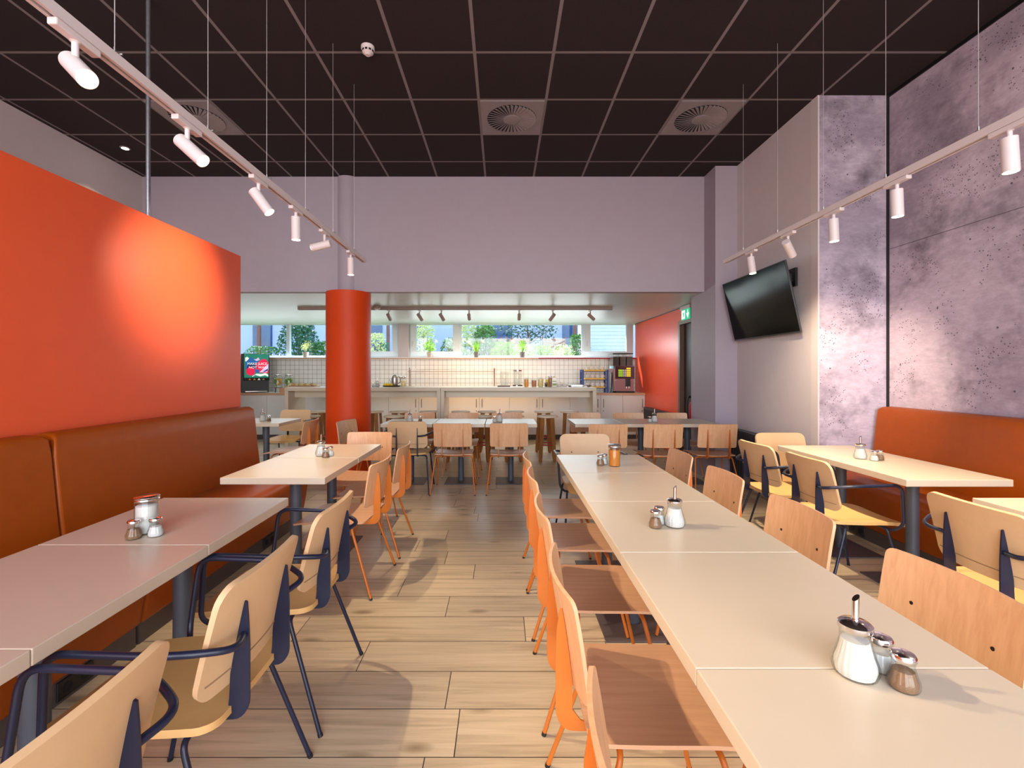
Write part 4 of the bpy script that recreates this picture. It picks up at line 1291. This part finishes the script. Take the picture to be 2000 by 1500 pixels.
bowl(1103, 8.25, 0.06, 0.05, M['cup'], 'plain white bowl on the bar near its right end')
bowl(1090, 8.4, 0.055, 0.085, M['cup'], 'deep white bowl at the back of the bar')
bowl(999, 8.2, 0.01, 0.01, M['cup'], 'tiny white dish on the bar under the dispensers') if False else None
o = tag(empty('cutlery_caddy', (bx(1124, 8.2), 8.2, BT)), 'clear ribbed tray of glasses at the right end of the bar', 'tray')
MB().box(-0.115, 0.115, -0.07, 0.07, 0.0, 0.006).box(-0.115, 0.115, -0.07, -0.066, 0.0, 0.035).box(-0.115, 0.115, 0.066, 0.07, 0.0, 0.035).build('basket', M['steel'], o, smooth=False)
for i in range(6):
    gq = tag(empty('drinking_glass', (bx(1124, 8.2) - 0.09 + 0.036 * i, 8.2, BT + 0.0065)), 'small drinking glass in the steel tray at the right bar end', 'glass', 'glasses in the steel tray')
    MB().lathe([(0.012, 0), (0.016, 0.05), (0.0145, 0.05), (0.011, 0.004)], seg=18).build('glass_body', M['glass'], gq)
bowl(1113, 8.15, 0.035, 0.03, M['steel'], 'small steel bowl left of the glass tray')
bowl(1150, 8.15, 0.045, 0.035, M['steel'], 'shallow steel bowl at the right tip of the bar')
bowl(1139, 8.25, 0.035, 0.03, M['cup'], 'tiny white bowl at the right tip of the bar')

# tray with cups and the two clear dispensers
o = tag(empty('serving_tray', (bx(984, 8.3), 8.3, BT)), 'dark rectangular tray below the left clear dispenser', 'tray')
MB().box(-0.115, 0.115, -0.08, 0.08, 0.0, 0.022, bev=0.005).build('body', M['tray'], o)
MB().box(-0.105, 0.105, -0.07, 0.07, 0.0222, 0.026, bev=0.001).build('liner', M['cup'], o)
def dispenser(px, Y, label, top):
    o = tag(empty('cereal_dispenser', (bx(px, Y), Y, KT)), label, 'dispenser', 'clear dispensers on the counter')
    MB().box(-0.10, 0.10, -0.09, 0.09, 0.12, 0.16, bev=0.006).build('collar', M['black'], o)
    for s in (-1, 1):
        MB().box(s * 0.085 - 0.012, s * 0.085 + 0.012, -0.08, 0.08, 0, 0.12).build('leg', M['black'], o, smooth=False)
    MB().lathe([(0.06, 0.16), (0.088, 0.20), (0.09, 0.43), (0.085, 0.44)], seg=36).build('hopper', M['glass'], o)
    if top: MB().lathe([(0.095, 0.44), (0.096, 0.465), (0.06, 0.475)], seg=32).build('lid', M['chrome'], o)
    MB().tube([(-0.02, -0.09, 0.14), (-0.02, -0.12, 0.14)], 0.02, 14).build('knob', M['steel'], o)
dispenser(985, 9.5, 'left clear dispenser behind the bar, without a lid', False)
dispenser(1011, 9.5, 'right clear dispenser behind the bar, with a chrome lid', True)

# blue cup rack
R0 = tag(empty('cup_rack', (bx(1161, 9.45), 9.5, KT)), 'royal blue three-tier cup rack on the right of the counter', 'rack')
for sx in (-1, 1):
    for sy in (-1, 1):
        MB().box(sx * 0.25 - 0.018, sx * 0.25 + 0.018, sy * 0.13 - 0.012, sy * 0.13 + 0.012, 0, 0.47).build('post', M['blue'], R0, smooth=False)
for z in (0.10, 0.27, 0.44):
    MB().box(-0.27, 0.27, -0.15, 0.15, z - 0.012, z, bev=0.002).build('shelf', M['blue'], R0)
    MB().box(-0.20, 0.20, -0.135, 0.135, z + 0.0003, z + 0.03, bev=0.004).build('liner', M['yellow'], R0)
cz = 0
for z, lab in ((0.13, 'bottom'), (0.30, 'middle'), (0.47, 'top')):
    for i in range(4):
        px_ = -0.15 + 0.1 * i
        cu = tag(empty('cup', (R0.location.x + px_, 9.40, KT + z + 0.001)), ['leftmost', 'second', 'third', 'rightmost'][i] + ' white cup in the front of the ' + lab + ' rack tier', 'cup', 'white cups on the blue rack')
        MB().lathe([(0.026, 0), (0.038, 0.02), (0.042, 0.07), (0.039, 0.07), (0.034, 0.02), (0.01, 0.008)], seg=24).build('shell', M['cup'], cu)
        MB().tube(fillet([(0.036, -0.012, 0.055), (0.046, -0.03, 0.055), (0.046, -0.03, 0.02), (0.034, -0.012, 0.022)], 0.01), 0.004, 8).build('handle', M['cup'], cu)
# pale cloth/tray between rack and machine
o = tag(empty('tray_stack', (bx(1193.5, 9.55), 9.62, KT)), 'pale blue tray leaning between cup rack and coffee machine', 'tray')
MB().shell(lambda x, t: Vector((0.03 * (t / 0.6), x, t)), 0.16, 0.0, 0.60, 0.012, 0.03).build('leaning_tray', M['cloth_blue'], o)
MB().shell(lambda x, t: Vector((-0.045 + 0.03 * (t / 0.6), x - 0.02, t)), 0.15, 0.0, 0.42, 0.012, 0.03).build('front_tray', M['steel'], o)
# coffee machine
Km = tag(empty('coffee_machine', (bx(1217.5, 9.4), 9.55, KT)), 'mauve steel coffee machine with bean hoppers beside the red wall', 'coffee machine')
MB().box(-0.21, 0.21, -0.16, 0.24, 0.03, 0.50, bev=0.006).build('body', M['machine'], Km)
MB().box(-0.17, 0.21, -0.24, 0.20, 0.0, 0.035, bev=0.004).build('drip_tray', M['black'], Km)
dp = MB().box(-0.18, 0.215, -0.20, -0.10, 0.29, 0.545, bev=0.006).build('display_head', M['maroon'], Km)
for i in range(5):
    zz = 0.335 + 0.038 * i
    if i < 4: MB().box(-0.115, -0.025, -0.206, -0.2, zz, zz + 0.024).build('green_key', M['btn_green'], dp, smooth=False)
    MB().box(0.05, 0.135, -0.206, -0.2, zz, zz + 0.024).build('yellow_key', M['btn_yellow'], dp, smooth=False)
    if i < 4: MB().box(-0.012, 0.002, -0.206, -0.2, zz + 0.004, zz + 0.02).box(0.022, 0.036, -0.206, -0.2, zz + 0.004, zz + 0.02).build('indicator', M['white_sign'], dp, smooth=False)
MB().box(0.035, 0.13, -0.215, -0.155, 0.13, 0.30, bev=0.005).build('spout', M['black'], Km)
MB().tube([(0.055, -0.185, 0.13), (0.055, -0.185, 0.09)], 0.010, 10).tube([(0.105, -0.185, 0.13), (0.105, -0.185, 0.09)], 0.010, 10).build('nozzles', M['chrome'], Km)
for i in range(3):
    x0 = -0.21 + 0.14 * i
    hp = MB().box(x0 + 0.003, x0 + 0.137, -0.12, 0.2, 0.552, 0.80, bev=0.004).build('bean_hopper', M['glass'], Km)
    MB().box(x0 + 0.012, x0 + 0.128, -0.112, 0.19, 0.556, 0.74).build('beans', M['beans'], hp, smooth=False)
    MB().box(x0 + 0.001, x0 + 0.139, -0.125, 0.205, 0.80, 0.815, bev=0.003).build('lid', M['black'], hp)
text('CX', 0.03, (-0.17, -0.1612, 0.245), Km, M['cup'], 'badge')

# ------------------------------------------------------------------ plants on the sill
def pot_plant(px, kind, label, m, potm):
    o = tag(empty('potted_plant', (bx(px, 9.97), 9.965, 1.69)), label, 'potted plant', 'potted plants on the window sill')
    MB().lathe([(0.045, 0), (0.05, 0.006), (0.066, 0.11), (0.066, 0.118), (0.060, 0.118), (0.056, 0.10)], seg=28).build('pot', potm, o)
    MB().lathe([(0.02, 0.098), (0.058, 0.102), (0.02, 0.106)], seg=20).build('soil', M['soil'], o)
    f = MB(); R = random.Random(px)
    if kind == 'bush':
        f.leaves((0, 0, 0.24), (0.12, 0.10, 0.12), 260, 0.05, R)
    elif kind == 'spiky':
        for _ in range(60):
            a = R.uniform(0, 2 * PI); s = R.uniform(0.02, 0.11); h = R.uniform(0.15, 0.28)
            p0 = Vector((0.02 * math.cos(a), 0.02 * math.sin(a), 0.1)); p1 = Vector((s * math.cos(a), s * math.sin(a), 0.1 + h))
            f.tube([p0, p0.lerp(p1, 0.6) + Vector((0, 0, 0.02)), p1], 0.005, 4, r2=0.0008)
    else:
        for _ in range(16):
            a = R.uniform(0, 2 * PI); s = R.uniform(0.0, 0.10); h = R.uniform(0.14, 0.26)
            p1 = Vector((s * math.cos(a), s * math.sin(a), 0.1 + h))
            f.tube([(0, 0, 0.1), p1], 0.002, 4)
            for _ in range(14):
                f.leaf(p1 + Vector((R.uniform(-0.03, 0.03), R.uniform(-0.03, 0.03), R.uniform(-0.09, 0.03))), R, 0.03)
    f.build('foliage', m, o, smooth=False)
    st = MB()
    for _ in range(5):
        a = R.uniform(0, 2 * PI)
        st.tube([(0, 0, 0.1), (0.04 * math.cos(a), 0.04 * math.sin(a), 0.2)], 0.003, 5)
    st.build('stem', M['foliage_c'], o)
pot_plant(597, 'herb', 'pale potted herb on the sill left of the orange column', M['foliage_d'], M['pot_white'])
pot_plant(839, 'bush', 'bushy basil pot on the sill above the jug', M['foliage_b'], M['pot_white'])
pot_plant(930, 'spiky', 'spiky grass in a grey pot on the window sill', M['foliage_b'], M['pot'])
pot_plant(1020, 'herb', 'feathery herb in a grey pot on the window sill', M['foliage_b'], M['pot'])

# ------------------------------------------------------------------ garden behind the windows
gnd = MB().box(-14, 10, YB + 0.25, 19, 1.3, 1.5).build('ground_outside', M['grass'], smooth=False)
struct(gnd)
def ox(px, Y): return (px - 981) * Y / 895
def oz(py, Y): return 1.38 - (py - 726) * Y / 895
B_ = tag(empty('neighbour_building', (-1.5, 17.0, 1.5)), 'pale lavender building seen through the kitchen windows', 'building')
MB().box(-11, 10, 0.0, 0.4, 0, 5.5).build('wall', M['facade'], B_, smooth=False)
def bwin(p0, p1, ztop=3.6, zb=1.75):
    a, b = ox(p0, 17) + 1.5, ox(p1, 17) + 1.5
    MB().box(a, b, -0.02, 0.01, zb - 1.5, ztop - 1.5).build('window', M['facade_win'], B_, smooth=False)
bwin(494, 532); bwin(578, 614); bwin(714, 747); bwin(962, 1000); bwin(1098, 1134); bwin(806, 830)
for p in (506, 758, 1123):
    MB().box(ox(p, 16.5) + 1.5 - 0.05, ox(p, 16.5) + 1.5 + 0.05, -0.55, -0.45, 0, 3.5).build('porch_post', M['post_brown'], B_, smooth=False)
def shrub(px, Y, r, h, m, n, size, label, stems=6, base=1.5):
    o = tag(empty('shrub', (ox(px, Y), Y, base)), label, 'shrub', 'garden shrubs outside the windows')
    R = random.Random(int(px * 7 + Y * 13))
    f = MB()
    for _ in range(n):
        a = R.uniform(0, 2 * PI); t = R.random() ** 0.7; rr = r * (1.0 - 0.55 * t) * math.sqrt(R.random())
        f.leaf(Vector((rr * math.cos(a), rr * math.sin(a), 0.12 * h + 0.88 * h * t)), R, size * R.uniform(0.6, 1.4))
    f.build('foliage', m, o, smooth=False)
    s = MB()
    for _ in range(stems):
        a = R.uniform(0, 2 * PI)
        s.tube([(0, 0, 0), (r * 0.4 * math.cos(a), r * 0.4 * math.sin(a), h * 0.75)], 0.012, 5, r2=0.004)
    s.build('stem', M['bark'], o)
shrub(583, 12.5, 0.75, 1.25, M['foliage_c'], 1500, 0.09, 'deep green conifer-like shrub outside left of the column')
shrub(625, 13.2, 0.5, 0.75, M['foliage_a'], 600, 0.08, 'low green shrub outside just left of the orange column')
shrub(510, 13.0, 0.7, 0.6, M['foliage_a'], 500, 0.07, 'low shrub outside above the juice machine')
shrub(737, 11.6, 0.35, 0.85, M['foliage_d'], 450, 0.07, 'pale flowering shrub outside right of the orange column')
shrub(828, 12.0, 0.45, 1.2, M['foliage_d'], 700, 0.08, 'pale loose shrub outside behind the basil pot')
shrub(885, 11.8, 0.5, 0.75, M['foliage_a'], 700, 0.07, 'mid green shrub outside beside the window frame')
shrub(915, 12.4, 0.45, 1.25, M['foliage_d'], 650, 0.09, 'tall pale shrub at the left of the big window')
shrub(948, 12.2, 0.5, 1.1, M['foliage_a'], 800, 0.09, 'tall green grassy shrub outside behind the spiky pot')
shrub(985, 11.6, 0.5, 0.62, M['foliage_b'], 700, 0.06, 'bright yellow-green shrub outside in the big window')
shrub(1022, 11.5, 0.45, 0.55, M['foliage_d'], 600, 0.06, 'pale flowering low shrub outside behind the feathery herb')
shrub(1060, 11.7, 0.5, 0.55, M['foliage_b'], 700, 0.06, 'bright low shrub outside right of the feathery herb')
shrub(1100, 11.5, 0.45, 0.55, M['foliage_d'], 600, 0.06, 'pale low shrub outside near the right window post')
shrub(1130, 12.0, 0.45, 0.85, M['foliage_a'], 700, 0.07, 'green shrub outside against the right window post')
def tree(px, Y, h, m, label, crown=(0.9, 0.7, 0.6), n=1300):
    o = tag(empty('garden_tree', (ox(px, Y), Y, 1.5)), label, 'tree', 'garden trees outside the windows')
    R = random.Random(px)
    t_ = MB().tube([(0, 0, 0), (0.05, 0, h * 0.5), (-0.03, 0, h)], 0.05, 8, r2=0.02)
    for k in range(6):
        a = R.uniform(0, 2 * PI); z = h * R.uniform(0.3, 0.7)
        t_.tube([(0.03, 0, z), (0.7 * math.cos(a), 0.5 * math.sin(a), z + R.uniform(0.25, 0.6))], 0.02, 6, r2=0.006)
    t_.build('trunk', M['bark'], o)
    MB().leaves((0, 0, h * 0.85), crown, n, 0.09, R).build('foliage', m, o, smooth=False)
tree(1030, 14.0, 1.5, M['foliage_c'], 'branching dark green tree outside in the big window', (1.0, 0.6, 0.55), 900)
for px, lab in ((978, 'left'), (1011, 'middle'), (1082, 'right')):
    o = tag(empty('woven_fence_panel', (ox(px, 13.6), 13.6, 1.5)), lab + ' woven willow fence panel in the garden', 'fence', 'woven fence panels in the garden')
    m = MB()
    for k in range(9):
        m.box(-0.34, 0.34, -0.012 + 0.008 * (k % 2), 0.012 + 0.008 * (k % 2), 0.05 + 0.09 * k, 0.13 + 0.09 * k)
    m.build('weave', M['wicker'], o, smooth=False)
    for s in (-0.33, 0, 0.33):
        MB().tube([(s, 0.02, 0), (s, 0.02, 0.92)], 0.02, 8).build('post', M['post_brown'], o)
o = tag(empty('garden_shed', (ox(1190, 12.6), 12.8, 1.5)), 'white slatted shed wall outside the rightmost window', 'shed')
m = MB()
for k in range(14):
    m.box(-0.75, 0.55, -0.02, 0.0, 0.1 * k, 0.1 * k + 0.092)
m.build('slats', M['white_board'], o, smooth=False)
MB().box(-0.75, 0.55, 0.0, 0.5, 0, 1.4).build('body', M['white_board'], o, smooth=False)
for px, lab in ((745, 'left'), (753, 'right')):
    o = tag(empty('garden_chair', (ox(px, 12.8), 12.8, 1.5)), lab + ' dark green garden chair outside right of the column', 'garden chair', 'garden chairs outside')
    MB().shell(lambda x, t: Vector((x, 0.12 + 0.12 * t, 0.35 + t)), 0.05, 0, 0.36, 0.015, 0.02).build('backrest', M['foliage_c'], o)
    MB().box(-0.18, 0.18, -0.18, 0.16, 0.33, 0.35).build('seat', M['foliage_c'], o, smooth=False)
    for sx in (-1, 1):
        for sy in (-1, 1):
            MB().tube([(sx * 0.16, sy * 0.15, 0), (sx * 0.15, sy * 0.14, 0.34)], 0.01, 6).build('leg', M['foliage_c'], o)
